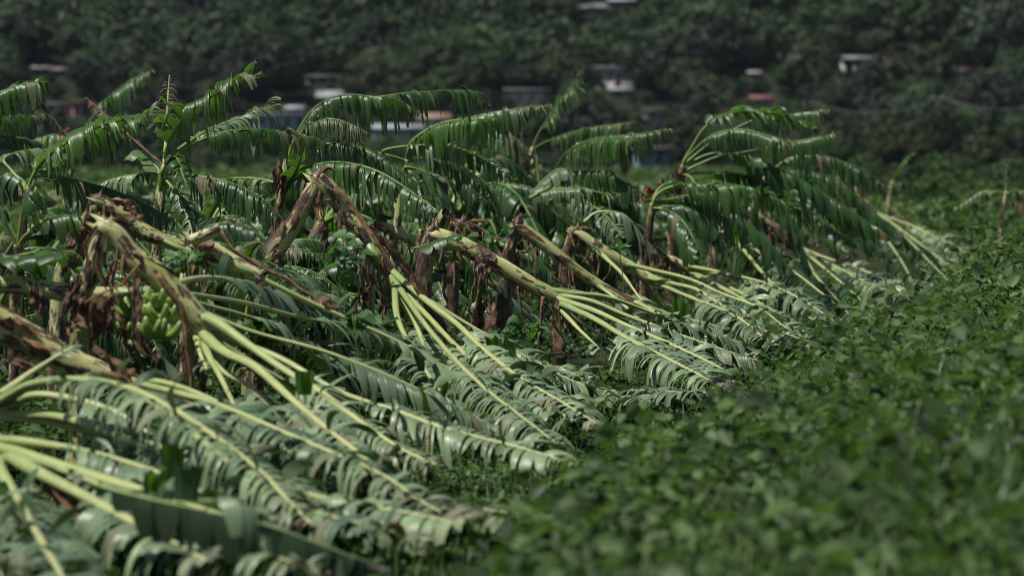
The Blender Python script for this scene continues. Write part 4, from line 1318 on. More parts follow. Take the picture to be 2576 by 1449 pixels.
make_plant("banana plant right of centre with one long glossy frond pointing right",
    "1370,640 1375,560 1385,500 1395,440", 38.0, (12, 9), [
    HA("1395,440 1420,395 1460,362 1530,345 1610,335 1692,322", 38, hw=.50, shred=.3),
    HA("1395,440 1425,385 1480,352 1540,345 1600,352", 36.5, hw=.50, bs=.3, mat=M['blade_fresh']),
    BR("1390,450 1330,500 1380,440 1420,425 1455,470", 36, hw=.42, bs=.35, grav=12),
    HA("1385,470 1330,500 1390,478 1460,476 1545,492", 35, hw=.42, bs=.3, mat=M['blade_fresh']),
    HA("1395,450 1470,430 1540,440 1620,490", 38, hw=.42),
    BR("1385,500 1400,540 1440,580 1480,650", 34.5, hw=.34, grav=7),
    HA("1390,480 1460,500 1520,540 1570,600", 36.5, hw=.42),
    HA("1470,560 1500,535 1550,535 1590,560 1640,640", 35.6, kind='lie', hw=.36, bs=.25, r0=.03, mat=M['blade_wilt']),
    ], dry=(0.7, 0.7), group=G2,
    extras=lambda e, b, d, s: [crumple(e, b, U(t, 38), .2, s + i, 'tan', "dry_leaf", .3) for i, t in enumerate(("1565,370 1570,400 1572,440", "1590,470 1610,490 1640,510", "1620,470 1640,490 1660,520"))])
make_plant("tall banana plant at right with a bright dense frond crowning the dark canopy",
    "1690,640 1695,560 1705,480 1718,415", 39.0, (13, 11), [
    CU("1718,410 1740,370 1775,318 1830,288 1900,282 1970,292 2052,335", 39, hw=.48, bs=.28, lift=.55, grav=7, sw=.06, r0=.034),
    HA("1718,412 1760,365 1800,335 1870,325 1960,348 2000,360", 38.5, hw=.46, bs=.25, r0=.032, shred=.3),
    HA("1718,415 1800,350 1900,300 1985,287 2088,274", 41, hw=.40, bs=.6, shred=.4),
    HA("1722,430 1800,395 1880,380 1960,362 2105,335", 41.5, hw=.44, bs=.5, mat=M['blade_fresh']),
    BR("1722,425 1780,388 1850,388 1950,420 2060,478 2160,545 2262,612", 39, hw=.55, bs=.15, grav=11, lift=-.1),
    HA("1722,440 1840,435 1920,455 2000,500 2080,560", 39.5, hw=.5),
    HA("1900,470 1980,400 2060,390 2150,418 2238,472", 43, hw=.5, bs=.25),
    HA("1720,440 1745,455 1760,500", 38, hw=.2, r0=.03),
    ], dry=(0.8, 0.8), group=G2,
    extras=lambda e, b, d, s: [crumple(e, b, U(t, 38.6), .26, s + i, 'tan' if i else 'dry', "dry_leaf", .3) for i, t in enumerate(("1690,432 1705,455 1702,490", "1665,450 1675,480 1670,510"))])
make_plant("bent banana plant at right holding a sunlit yellow-green frond over dark leaves",
    "1620,720 1625,640 1635,560 1640,510", 36.0, (12, 10), [
    HA("1642,512 1665,480 1710,466 1790,466 1870,474 1940,495 2008,525", 36, hw=.46, bs=.18, mat=M['blade_fresh'], r0=.036, lift=.4, grav=12, shred=.1),
    HA("1640,515 1690,500 1760,488 1830,500 1890,540", 36.5, hw=.42, r0=.032),
    HA("1640,520 1700,510 1780,520 1850,560 1890,620", 36.8, hw=.46),
    BR("1640,530 1720,520 1790,560 1830,640", 36, hw=.42, grav=12, lift=-.1),
    BR("1645,525 1760,530 1860,545 1930,610 2000,690", 38, hw=.46, grav=9, lift=-.1),
    BR("1640,525 1700,540 1740,590 1760,650", 35.5, hw=.4, grav=12),
    HA("1640,520 1660,470 1700,455 1640,500", 36.5, hw=.2),
    ], dry=(0.9, 0.9), group=G2)
make_plant("dark banana plant at right whose drooping fronds slope down to the weeds",
    "1890,640 1895,560 1905,500 1915,450", 44.0, (12, 10), [
    BR("1915,450 1980,450 2060,500 2150,570 2240,650", 44, hw=.5, grav=10, lift=-.1),
    BR("1915,455 2000,480 2080,550 2140,640", 43, hw=.5, grav=10, lift=-.1),
    BR("1915,455 1960,520 2010,600 2040,680", 42, hw=.46, grav=10, lift=-.1),
    HA("1915,455 2030,470 2120,520 2210,600", 45, hw=.5),
    HA("1915,450 2000,430 2100,450 2180,510", 46, hw=.5, mat=M['blade_fresh']),
    HA("1915,450 1850,470 1800,520 1770,590", 43, hw=.44),
    BR("1915,460 1900,520 1930,600 1980,690", 41.6, hw=.4, grav=10),
    BR("1915,450 2040,440 2130,480 2230,560 2330,650", 49, hw=.5, grav=10),
    ], dry=(0.8, 0.8), group=G2)
make_plant("yellowing upright banana sprout standing alone in the weeds at far right",
    "2235,520 2240,480 2245,455", 66.0, (7, 5), [
    CU("2245,455 2262,425 2280,400 2306,385", 66, hw=.34, bs=.1, lift=.3, grav=4),
    HA("2245,460 2300,470 2330,500", 66, hw=.3),
    ], dry=(0.2, 0.2), group=G2)
make_plant("orange-leafed banana plant in the weeds at the right edge",
    "2520,560 2525,520 2530,480", 52.0, (7, 5), [
    SP("2530,480 2530,440 2534,400", 52, hw=.2, dry=.1, mat=M['blade_fresh']),
    HA("2530,490 2480,480 2440,500 2400,530", 52, hw=.3, mat=M['blade_fresh']),
    HA("2530,490 2570,480 2620,500", 52, hw=.3, dry=.3),
    HA("2530,500 2560,510 2600,540", 52, hw=.34, dry=.85),
    ], dry=(0.2, 0.2), group=G2)

# ---------------------------------------------------------------- deeper plants of the tangle: a few kinds, copied
def tangle_plant(seed, label, h, nf, fresh):
    rng = rng_of(seed)
    e = empty("banana_plant", (0, 0, 0), label, "banana plant", "tangled banana plants deeper in the field")
    b = np.zeros(3)
    lean = rng.uniform(0.15, 0.5)
    C, L = spline([(0, 0, -.05), (lean * .3, 0, h * .5), (lean, 0.0, h)], 40)
    stem_tube(e, b, C, np.linspace(.10, .075, 40), seed, dry=np.linspace(1.1, .9, 40), sheaths=2)
    top = C[-1]
    for i in range(nf):
        az = rng.normal(0, 0.75) if rng.random() < .8 else rng.uniform(-np.pi, np.pi)
        ln = rng.uniform(1.5, 2.3)
        up = rng.uniform(0.1, 1.0)
        dx, dy = math.cos(az), math.sin(az)
        pts = [top, top + np.array((dx * .25, dy * .25, .30 * up + .05)) * ln, top + np.array((dx * .58, dy * .58, .36 * up - .02)) * ln,
               top + np.array((dx * .95, dy * .95, .18 * up - rng.uniform(.15, .45))) * ln]
        kd = rng.choice(['hang', 'hang', 'hang', 'broad'])
        add_frond(e, b, np.array(pts), seed * 13 + i, kind=kd, hw=rng.uniform(.32, .42), bs=.18, r0=.028,
                  mat=M['blade_fresh'] if rng.random() < fresh else M['blade'], shred=rng.uniform(.15, .5),
                  **({'grav': 9, 'lift': -.05} if kd == 'broad' else {}))
    for i in range(2):
        a = rng.uniform(-2.5, 0.5)
        q = C[int(rng.uniform(.5, .9) * 39)]
        dv = np.array((math.cos(a), math.sin(a), 0))
        dry_petiole(e, b, [q, q + dv * .12 - np.array((0, 0, .1)), q + dv * .16 - np.array((0, 0, h * .4))], .014, seed + i, 'dry', .3)
    return e

tang_label = "dark torn banana plant lost in the tangled green mass behind the broken stems"
protos = [tangle_plant(900 + 7 * i, tang_label, hh, nf, fr) for i, (hh, nf, fr) in enumerate(((1.1, 7, .1), (0.8, 8, .2), (1.35, 7, .15), (0.6, 8, .1), (1.0, 7, .35)))]
rt = rng_of(44)
spots = []
for d in (25.5, 28, 31, 34.5, 38.5, 43, 48, 54, 62):
    u = -60 + rt.uniform(0, 60)
    lim = np.interp(d, [20, 24.5, 28, 34, 37, 45, 57, 70], [200, 660, 1070, 1430, 1610, 1900, 2130, 2250]) - 13500 / d
    while u < lim:
        spots.append((u, d + rt.uniform(-1, 1)))
        u += (2100 / d) * 2.1 * rt.uniform(.8, 1.25)
for i, (u, d) in enumerate(spots):
    o = protos[i] if i < len(protos) else copy_tree(protos[int(rt.integers(len(protos)))])
    x = (u - 1288) * K * d * SC
    s = rt.uniform(.78, 1.0) * (1.0 if d < 34 else 1.22)
    o.location = (x, d * SC, 0)
    o["label"] = "dark torn banana plant in the %s of the tangle, %s" % ("nearer rows" if d < 36 else "farther rows", ("at the far left", "behind the folded left plant", "behind the inverted V stem", "behind the centre plant", "under the right-hand canopy")[int(np.clip((u + 40) / 420, 0, 4))])
    o.rotation_euler = (0, rt.uniform(-.05, .25), rt.normal(0, .3))
    o.scale = (s, s, s * rt.uniform(.85, 1.05))

# ---------------------------------------------------------------- small plants and scraps among the fallen row
def vine(label, u, v, d, w, h, n, seed, size=0.10, cat="vine"):
    rng = rng_of(seed)
    c = at(u, v, d)
    e = empty("vine", (c[0], c[1], 0), label, cat)
    base = np.array((c[0], c[1], 0.0))
    for k in range(3):
        q = [np.array((c[0] + rng.normal(0, px(w, d) * .2), c[1], 0.0))]
        for t in (0.35, .7, 1.0):
            q.append(np.array((c[0] + rng.normal(0, px(w, d) * .35), c[1] + rng.normal(0, .06), c[2] * t + px(h, d) * (t - .5) * .6)))
        C, L = spline(q, 20)
        V, F, TH, AL = tube(C, np.full(20, .004), 5)
        link("stem", mesh_np("vine_stem", V - base, F, M['rib_green'], True, {"tone": np.zeros(len(V))}), e)
    me = None
    for k in range(n):
        P = np.array((c[0] + rng.normal(0, px(w, d) * .45), c[1] + rng.normal(0, .09), c[2] + rng.normal(0, px(h, d) * .42)))
        az = rng.uniform(0, 2 * np.pi)
        D = np.array((math.cos(az), math.sin(az) - .3, rng.uniform(-.8, .1)))
        V, F = leaf_cloud(P[None], D[None], np.array([[rng.normal(0, .4), -.5, .8]]), np.array([size * rng.uniform(.7, 1.3)]))
        t = float(np.clip(rng.normal(.5, .2), 0, 1))
        link("leaf", mesh_np("vine_leaf", V - base, F, M['vine'], False, {"tone": np.full(6, t), "dry": np.zeros(6)}), e)
    return e
vine("broad-leaved green vine climbing under the inverted V stem", 872, 640, 23.6, 50, 110, 26, 1, .13)
vine("green vine tangled over the cracked stem above the centre plant", 1235, 595, 31, 70, 40, 22, 2, .11)
vine("leafy vine at the foot of the horizontal left stem", 640, 830, 21.2, 90, 60, 26, 3, .11)
vine("green weed leaves sprouting beside the short splintered stub", 470, 640, 21.4, 60, 40, 18, 4, .10)
vine("dark vine leaves under the hanging dry stalks of the centre plant", 1290, 850, 27.2, 80, 70, 26, 6, .12)
vine("vine leaves over the pale frond below the inverted V", 915, 800, 21.0, 60, 20, 14, 7, .12)

def palmate(label, u, v, d, seed):
    rng = rng_of(seed)
    c = at(u, v, d)
    base = np.array((c[0], c[1], 0.0))
    e = empty("cassava_sprig", base, label, "plant")
    C, L = spline([base, base * .4 + c * .6 + np.array((.05, 0, 0)), c], 18)
    V, F, TH, AL = tube(C, np.full(18, .007), 6)
    link("stem", mesh_np("sprig_stem", V - base, F, M['rib_green'], True, {"tone": np.zeros(len(V))}), e)
    for k in range(7):
        a = -1.2 + k * .4 + math.pi / 2
        D = np.array((math.cos(a), -.2, math.sin(a) * .5 - .1 + rng.normal(0, .1)))
        V, F = leaf_cloud(c[None], D[None], np.array([[0, -.6, .8]]), np.array([.17 * rng.uniform(.8, 1.1)]), LEAF_N)
        link("leaf", mesh_np("sprig_leaf", V - base, F, M['vine'], False, {"tone": np.full(6, .8), "dry": np.zeros(6)}), e)
palmate("bright green finger-leaved sprig standing over the pale crown right of centre", 1558, 628, 32.0, 3)

def dead_scrap():
    c = at(1815, 968, 23.0)
    e = empty("dead_leaf", (c[0], c[1], 0), "curled grey dead leaf resting on the weeds below the centre fronds", "dead leaf")
    b = np.array((c[0], c[1], 0.0))
    o = crumple(e, b, [c + np.array((-.09, 0, -.02)), c + np.array((0, .02, .03)), c + np.array((.10, 0, -.01))], .16, 5, 'grey_leaf', "blade", .18)
    V, F, TH, AL = tube(spline([c + np.array((.09, 0, 0)), c + np.array((.12, 0, -.05)), np.array((c[0] + .13, c[1], c[2] - .13))], 10)[0], np.full(10, .004), 5)
    link("leaf_stalk", mesh_np("leaf_stalk", V - b, F, M['dry'], True), e)
M['grey_leaf'] = brown_material("grey_dead_leaf", (0.13, 0.12, 0.10), (0.20, 0.185, 0.165), (0.28, 0.26, 0.24))
dead_scrap()

M['petal'] = plain("orange_petal", (0.55, 0.22, 0.02), 0.6, .2, 30)
def flower(u, v, d, label, seed):
    rng = rng_of(seed)
    c = at(u, v, d)
    b = np.array((c[0], c[1], 0.0))
    e = empty("flower", b, label, "flower")
    V, F, TH, AL = tube(spline([b, (b + c) / 2 + np.array((.02, 0, 0)), c], 10)[0], np.full(10, .004), 5)
    link("stem", mesh_np("flower_stem", V - b, F, M['rib_green'], True, {"tone": np.zeros(len(V))}), e)
    for k in range(6):
        a = k * math.pi / 3
        D = np.array((math.cos(a), -.5, math.sin(a)))
        V, F = leaf_cloud(c[None], D[None], np.array([[0, -1.0, .3]]), np.array([.032]))
        link("petal", mesh_np("petal", V - b, F, M['petal'], False), e)
flower(1735, 1142, 18.2, "small orange flower alone among the blurred weeds", 2)

# loose upright leaf scraps standing out of the fronds
def scrap(label, u, v, d, w, h, seed, mat):
    c = at(u, v, d)
    b = np.array((c[0], c[1], 0.0))
    rng = rng_of(seed)
    W, Hh = px(w, d), px(h, d)
    n = 9
    q = np.linspace(0, 1, n)
    cx = c[0] + rng.uniform(-.2, .3) * Hh * q ** 2
    cz = c[2] - Hh * .5 + Hh * q
    cy = c[1] - .15 * Hh * q ** 2
    m2 = 6
    xs = np.linspace(-.5, .5, m2)
    V = np.zeros((n, m2, 3))
    V[:, :, 0] = cx[:, None] + xs[None, :] * W * (.65 + .35 * q[:, None])
    V[:, :, 1] = cy[:, None] + .12 * W * np.cos(xs * 3)[None, :] + .03 * rng.normal(0, 1, (1, m2))
    V[:, :, 2] = cz[:, None] + (.12 * Hh * rng.normal(0, 1, m2))[None, :] * q[:, None] ** 3
    idx = np.arange(n * m2).reshape(n, m2)
    f = np.stack([idx[:-1, :-1], idx[:-1, 1:], idx[1:, 1:], idx[1:, :-1]], -1).reshape(-1, 4)
    o = link("leaf_scrap", mesh_np("leaf_scrap", V.reshape(-1, 3) - b, f, M[mat], True, {"tone": np.full(n * m2, .6), "dry": np.zeros(n * m2), "rib": np.tile(xs * W, n)}))
    o.location = b
    tag(o, label, "leaf scrap", "torn pieces of banana leaf standing up among fronds")
scrap("green leaf flap standing up by the petioles below the folded plant", 765, 965, 19.0, 55, 60, 1, 'blade_fresh')
scrap("upright square leaf flap under the inverted V plant, left of its twin", 1245, 880, 23.2, 45, 60, 2, 'blade_fresh')
scrap("upright square leaf flap under the inverted V plant, right of its twin", 1285, 885, 23.4, 38, 55, 3, 'blade_fresh')
scrap("dark green leaf flap standing in the middle of the pale fronds", 1095, 1010, 20.6, 36, 75, 4, 'blade_fresh')
scrap("wide curled leaf flap right of the two upright flaps", 1310, 935, 22.6, 70, 40, 5, 'blade_wilt')
scrap("grey-green torn leaf piece over the dark folded leaf near the lens", 468, 1218, 14.3, 84, 88, 7, 'blade_wilt')
scrap("bright green leaf flap above the dark folded leaf near the lens", 440, 1158, 14.6, 64, 66, 8, 'blade_fresh')
scrap("small green leaf flap left of the dark folded leaf near the lens", 378, 1215, 14.6, 56, 56, 9, 'blade_fresh')
scrap("dark leaf flap standing against the pale fronds right of the centre plant", 1708, 790, 30.8, 45, 70, 6, 'blade_fresh')

# long pale runners arching out of the weeds
def runner(label, txt, d, seed):
    P = U(txt, d)
    b = np.array((P[0][0], P[0][1], 0.0))
    C, L = spline(P, 24)
    V, F, TH, AL = tube(C, np.linspace(.007, .003, 24), 6)
    o = link("weed_runner", mesh_np("weed_runner", V - b, F, M['rib_pale'], True, {"tone": np.full(len(V), .4)}))
    o.location = b
    tag(o, label, "weed stem", "pale weed stems arching out of the weeds")
runner("pale arching weed stem right of the curled grey leaf", "2035,1075 2050,1030 2080,985 2130,960", 20, 1)
runner("long pale weed stem leaning left high in the right weeds", "2180,1040 2230,975 2300,940 2390,915", 21, 2)
runner("thin pale weed stem near the right edge of the weeds", "2330,905 2400,870 2480,850", 22, 3)

# ---------------------------------------------------------------- trees
def tree_proto(seed, mat, H, W, clumps, leaves, trunk_h, conic=0.0, sparse=1.0):
    rng = rng_of(seed)
    # limbs
    Vt, Ft, off = [], [], 0
    tips = []
    cz = trunk_h + (H - trunk_h) * .45
    C, L = spline([(0, 0, -.6), (rng.normal(0, .15), rng.normal(0, .15), trunk_h * .6), (rng.normal(0, .3), rng.normal(0, .3), cz)], 14)
    segs = [(C, np.linspace(.05, .022, 14) * H * .55)]
    for k in range(7):
        a = rng.uniform(0, 2 * np.pi); s = C[int(rng.uniform(6, 13))]
        e = np.array((math.cos(a) * W * .33, math.sin(a) * W * .33, cz + rng.uniform(-.1, .35) * (H - trunk_h)))
        c2, _ = spline([s, (s + e) / 2 + np.array((0, 0, .05 * H)), e], 8)
        segs.append((c2, np.linspace(.018, .005, 8) * H * .55))
    for c2, r2 in segs:
        V, F, _, _ = tube(c2, r2, 6, caps=False)
        Vt.append(V); Ft.append(F[0] + off); off += len(V)
    tm = mesh_np("tree_trunk", np.vstack(Vt), np.vstack(Ft), M['bark'], True)
    # crown: leaf clumps spread unevenly through the volume
    dirs = nrm(rng.normal(0, 1, (clumps, 3)))
    rad = rng.uniform(.45, 1.0, clumps) ** .6
    cen = dirs * rad[:, None] * np.array((W / 2, W / 2, (H - trunk_h) / 2))
    cen[:, 2] += trunk_h + (H - trunk_h) / 2
    lumps = 1 + .28 * np.sin(dirs[:, 0] * 4 + seed) * np.cos(dirs[:, 1] * 5 + seed * 2)
    cen[:, :2] *= lumps[:, None]
    if conic:
        cen[:, :2] *= (1 - conic * (cen[:, 2:3] - trunk_h) / (H - trunk_h))
    cr = rng.uniform(.10, .2, clumps) * W
    P = np.repeat(cen, leaves, 0) + nrm(rng.normal(0, 1, (clumps * leaves, 3))) * (rng.random((clumps * leaves, 1)) ** .45) * np.repeat(cr, leaves)[:, None] * np.array((1, 1, .7))
    m = len(P)
    D = rng.normal(0, 1, (m, 3)); D[:, 2] = D[:, 2] * .5 - .2
    outw = nrm(P - np.repeat(cen, leaves, 0)) + .8 * nrm(P - np.array((0, 0, trunk_h + (H - trunk_h) * .4)))
    Uv = nrm(outw + np.array((0, 0, .25)) + rng.normal(0, .3, (m, 3)))
    D = np.cross(Uv, nrm(rng.normal(0, 1, (m, 3))))
    V, F = leaf_cloud(P, nrm(D), Uv, rng.uniform(.35, .75, m) * sparse)
    tone = np.clip(np.repeat(rng.normal(.45, .22, clumps), leaves) + rng.normal(0, .08, m), 0, 1)
    dry = (rng.random(m) < .02) * .6
    cm = mesh_np("tree_crown", V, F, M['tree_' + mat], False, {"tone": np.repeat(tone, 6), "dry": np.repeat(dry, 6)})
    return tm, cm

PROTO = {}
for i, (nm, mat, H, W, cl, lv, th, con) in enumerate((
        ('d1', 'dark', 9, 9, 60, 34, 2.2, 0), ('d2', 'dark', 11, 8, 60, 34, 3, .25), ('d3', 'dark', 7.5, 10, 60, 34, 1.8, 0),
        ('m1', 'mid', 9, 9, 60, 34, 2.2, 0), ('m2', 'mid', 8, 11, 70, 34, 2, .1), ('m3', 'mid', 11, 8.5, 60, 34, 2.8, .2),
        ('o1', 'olive', 8, 9, 60, 32, 1.8, 0), ('o2', 'olive', 6, 8, 50, 32, 1.2, .1),
        ('b1', 'bright', 9, 10, 70, 36, 2, .15), ('g1', 'grey', 10, 10, 50, 26, 2.6, 0))):
    PROTO[nm] = tree_proto(300 + i, mat, H, W, cl, lv, th, con)

HOUSE_BOXES = []   # (u0, u1, v0, v1, y) windows that trees in front must leave open
TREES = []
def tree(p, kind, s, label, group, rz, name="tree"):
    e = empty(name, p, label, name, group)
    e.rotation_euler = (0, 0, rz)
    e.scale = (s, s, s)
    link("trunk", PROTO[kind][0], e)
    link("crown", PROTO[kind][1], e)
    return e

# ---------------------------------------------------------------- houses on the slope
def boxv(x0, x1, y0, y1, z0, z1):
    V = np.array([(x0, y0, z0), (x1, y0, z0), (x1, y1, z0), (x0, y1, z0), (x0, y0, z1), (x1, y0, z1), (x1, y1, z1), (x0, y1, z1)], float)
    F = np.array([(0, 3, 2, 1), (4, 5, 6, 7), (0, 1, 5, 4), (1, 2, 6, 5), (2, 3, 7, 6), (3, 0, 4, 7)])
    return V, F
def part_box(name, par, mat, *b):
    V, F = boxv(*b)
    return link(name, mesh_np(name, V, F, mat, False), par)

WALLS = {
    'white': plain("white_plaster", (0.72, 0.72, 0.70)), 'grey': plain("grey_block", (0.26, 0.27, 0.29)), 'pink': plain("pink_paint", (0.36, 0.15, 0.15)),
    'cream': plain("pale_plaster", (0.50, 0.47, 0.43)), 'ochre': plain("ochre_paint", (0.32, 0.26, 0.14)), 'teal': plain("teal_paint", (0.12, 0.17, 0.18)),
    'mauve': plain("mauve_paint", (0.36, 0.29, 0.32)), 'brown': plain("brown_block", (0.17, 0.13, 0.12)), 'blue': plain("grey_blue_paint", (0.34, 0.38, 0.43)),
}
ROOFS = {
    'zinc': plain("zinc_sheet", (0.33, 0.35, 0.37), .45, .2), 'grey': plain("grey_roof", (0.30, 0.31, 0.33)), 'red': plain("red_roof", (0.17, 0.06, 0.06)),
    'orange': plain("rusty_roof", (0.24, 0.16, 0.125)), 'lav': plain("pale_roof", (0.26, 0.24, 0.27)), 'slab': plain("concrete_slab", (0.24, 0.235, 0.23)),
}
M['pane'] = plain("dark_window", (0.03, 0.035, 0.04), .15, .1)
M['pane_lt'] = plain("pale_window", (0.42, 0.50, 0.55), .2, .1)
M['trim'] = plain("white_trim", (0.6, 0.6, 0.58))

def house(label, u, v, wpx, hpx, wall, roof, wins=(), door=None, roof_kind='gable', d=None, pane='pane', depth=6.0, tank=False, roof_px=None, rz=0.0, porch=False):
    """u, v: middle of the wall foot; wpx, hpx: wall size in layout pixels"""
    p = on_hill(u, v) if d is None else at(u, v, d)
    d = p[1] / SC
    W, Hh = px(wpx, d), px(hpx, d)
    e = empty("house", p, label, "house", "houses below and on the hillside")
    e.rotation_euler = (0, 0, rz)
    w = part_box("wall", e, WALLS[wall], -W / 2, W / 2, 0, depth, -4.0, Hh)
    rh = px(roof_px or 10, d)
    if roof_kind == 'gable':
        o = .35
        V = np.array([(-W / 2 - o, -o, Hh), (W / 2 + o, -o, Hh), (W / 2 + o, depth + o, Hh), (-W / 2 - o, depth + o, Hh), (-W / 2 - o, depth / 2, Hh + rh), (W / 2 + o, depth / 2, Hh + rh),
                      (-W / 2 - o, -o, Hh + .12), (W / 2 + o, -o, Hh + .12), (W / 2 + o, depth + o, Hh + .12), (-W / 2 - o, depth + o, Hh + .12)])
        F = [np.array([(6, 7, 5, 4), (8, 9, 4, 5), (0, 1, 7, 6), (2, 3, 9, 8), (3, 2, 1, 0)]), np.array([(9, 6, 4), (7, 8, 5)])]
        F.append(np.array([(1, 2, 8, 7), (3, 0, 6, 9)]))
        link("roof", mesh_np("roof", V, F, ROOFS[roof], False), e)
    elif roof_kind == 'shed':
        o = .4
        V = np.array([(-W / 2 - o, -o - .5, Hh + .05), (W / 2 + o, -o - .5, Hh + .05), (W / 2 + o, depth + o, Hh + rh), (-W / 2 - o, depth + o, Hh + rh),
                      (-W / 2 - o, -o - .5, Hh + .17), (W / 2 + o, -o - .5, Hh + .17), (W / 2 + o, depth + o, Hh + rh + .12), (-W / 2 - o, depth + o, Hh + rh + .12)])
        F = np.array([(0, 3, 2, 1), (4, 5, 6, 7), (0, 1, 5, 4), (1, 2, 6, 5), (2, 3, 7, 6), (3, 0, 4, 7)])
        link("roof", mesh_np("roof", V, F, ROOFS[roof], False), e)
    else:
        part_box("roof", e, ROOFS[roof], -W / 2 - .3, W / 2 + .3, -.5, depth + .3, Hh + .003, Hh + .25)
    for (a, b, c, f) in wins:
        x0, x1 = -W / 2 + a * W, -W / 2 + b * W
        fr = part_box("window", e, M['trim'], x0 - .08, x1 + .08, -.06, .03, c * Hh - .08, f * Hh + .08)
        part_box("pane", fr, M[pane], x0, x1, -.085, -.061, c * Hh, f * Hh)
        part_box("sill", fr, WALLS['grey'], x0 - .12, x1 + .12, -.14, -.062, c * Hh - .16, c * Hh - .082)
    if door:
        a, b = door
        dr = part_box("door", e, M['pane'], -W / 2 + a * W, -W / 2 + b * W, -.05, .03, .02, .78 * Hh)
        part_box("door_frame", dr, M['trim'], -W / 2 + a * W - .1, -W / 2 + a * W - .002, -.07, .03, .02, .8 * Hh)
    if tank:
        C = np.array([(W * .02, depth * .4, Hh + .25 + z) for z in (0, .2, .6, .8, .95)])
        V, F, _, _ = tube(C, np.array([.55, .6, .6, .4, .15]), 12)
        link("water_tank", mesh_np("water_tank", V, F, M['trim'], True), e)
    if porch:
        for k in range(4):
            x = -W / 2 + W * (.06 + .29 * k)
            part_box("porch_post", e, M['trim'], x - .1, x + .1, -1.8, -1.6, -4, Hh)
        part_box("porch_roof", e, ROOFS[roof], -W / 2 - .3, W / 2 + .3, -2.1, -.06, Hh - .25, Hh - .05)
    HOUSE_BOXES.append((u - wpx / 2, u + wpx / 2, v - hpx - (roof_px or 10), v, p[1]))
    return e

house("white-roofed house left of centre above the arching frond", 828, 268, 60, 24, 'brown', 'zinc', [(.15, .3, .3, .75), (.65, .8, .3, .75)], (.42, .55), 'shed', roof_px=18)
house("grey-blue house just above the white-roofed house", 812, 212, 78, 20, 'blue', 'grey', [(.1, .25, .3, .75), (.45, .6, .3, .75), (.75, .9, .3, .75)], None, 'flat')
house("long grey-blue block building left of centre at the hill foot", 712, 322, 140, 34, 'blue', 'grey', [(.08, .16, .35, .75), (.3, .38, .35, .75), (.55, .63, .35, .75)], (.75, .83), 'flat')
house("small zinc-roofed shed behind the long grey building", 738, 288, 42, 14, 'grey', 'zinc', [(.3, .6, .3, .7)], None, 'shed', roof_px=10)
house("pink house with a dark doorway at the left hill foot", 206, 290, 50, 34, 'pink', 'red', [(.08, .26, .35, .75)], (.52, .8), 'flat')
house("pale grey wall house adjoining the pink house", 150, 290, 62, 28, 'grey', 'slab', [(.2, .35, .35, .75), (.6, .75, .35, .75)], None, 'flat')
house("pale-roofed house high at the left, left of its neighbour", 103, 186, 44, 14, 'brown', 'lav', [(.2, .4, .2, .75)], (.6, .75), 'shed', roof_px=12)
house("pale-roofed house high at the left, right of its neighbour", 148, 190, 34, 14, 'brown', 'lav', [(.3, .6, .2, .75)], None, 'shed', roof_px=12)
house("rusty orange-roofed low building behind the centre fronds", 1092, 312, 78, 14, 'cream', 'orange', [(.2, .32, .2, .75), (.55, .67, .2, .75)], None, 'gable', roof_px=16)
house("long grey shed with a plain roof below the orange-roofed building", 1000, 345, 120, 22, 'grey', 'grey', [(.1, .2, .3, .75), (.5, .6, .3, .75)], (.75, .85), 'gable', roof_px=12)
house("ochre building with three pale windows at centre", 1325, 262, 112, 36, 'ochre', 'slab', [(.12, .28, .3, .75), (.42, .56, .3, .75), (.70, .84, .3, .75)], None, 'flat', pane='pane_lt')
house("large pale two-level house with a roof tank right of centre", 1542, 226, 112, 56, 'cream', 'slab', [(.1, .22, .58, .82), (.38, .5, .58, .82), (.66, .78, .58, .82), (.2, .34, .1, .35)], (.55, .66), 'flat', tank=True)
house("pale lower annex in front of the large two-level house", 1562, 244, 52, 18, 'cream', 'zinc', [(.3, .5, .3, .75)], None, 'shed', roof_px=7)
house("brown-grey house at the top edge of the hillside view", 1472, 44, 100, 26, 'brown', 'grey', [(.1, .22, .3, .75), (.4, .52, .3, .75), (.72, .84, .3, .75)], None, 'gable', roof_px=12)
house("pale-roofed house touching the top edge right of the brown house", 1565, 18, 64, 16, 'grey', 'zinc', [(.3, .5, .3, .75)], None, 'shed', roof_px=10)
house("teal house with a window and dark door at the field edge", 1642, 410, 88, 36, 'teal', 'slab', [(.12, .34, .35, .78)], (.56, .74), 'flat', d=330)
house("white house with a dark carport on the right hillside", 2160, 178, 84, 34, 'white', 'zinc', [(.42, .55, .35, .8), (.74, .88, .35, .8)], (.05, .32), 'flat', porch=True)
house("low grey house with rusty roof far right on the hillside", 2400, 200, 104, 22, 'blue', 'orange', [(.1, .2, .3, .8), (.4, .5, .3, .8), (.7, .8, .3, .8)], None, 'gable', roof_px=12)
house("small mauve house with reddish roof above the right canopy", 1918, 268, 54, 20, 'mauve', 'red', [(.2, .4, .3, .8)], (.6, .75), 'gable', roof_px=10)
house("tiny pink-walled house right of centre on the slope", 1900, 204, 26, 20, 'pink', 'lav', [(.3, .6, .3, .8)], None, 'gable', roof_px=8)
house("mauve block house below the large pale house", 1645, 305, 44, 28, 'mauve', 'slab', [(.3, .6, .35, .8)], None, 'flat')
house("red-roofed house half hidden beside the white carport house", 2232, 160, 40, 12, 'brown', 'red', [(.3, .6, .3, .8)], None, 'gable', roof_px=10)

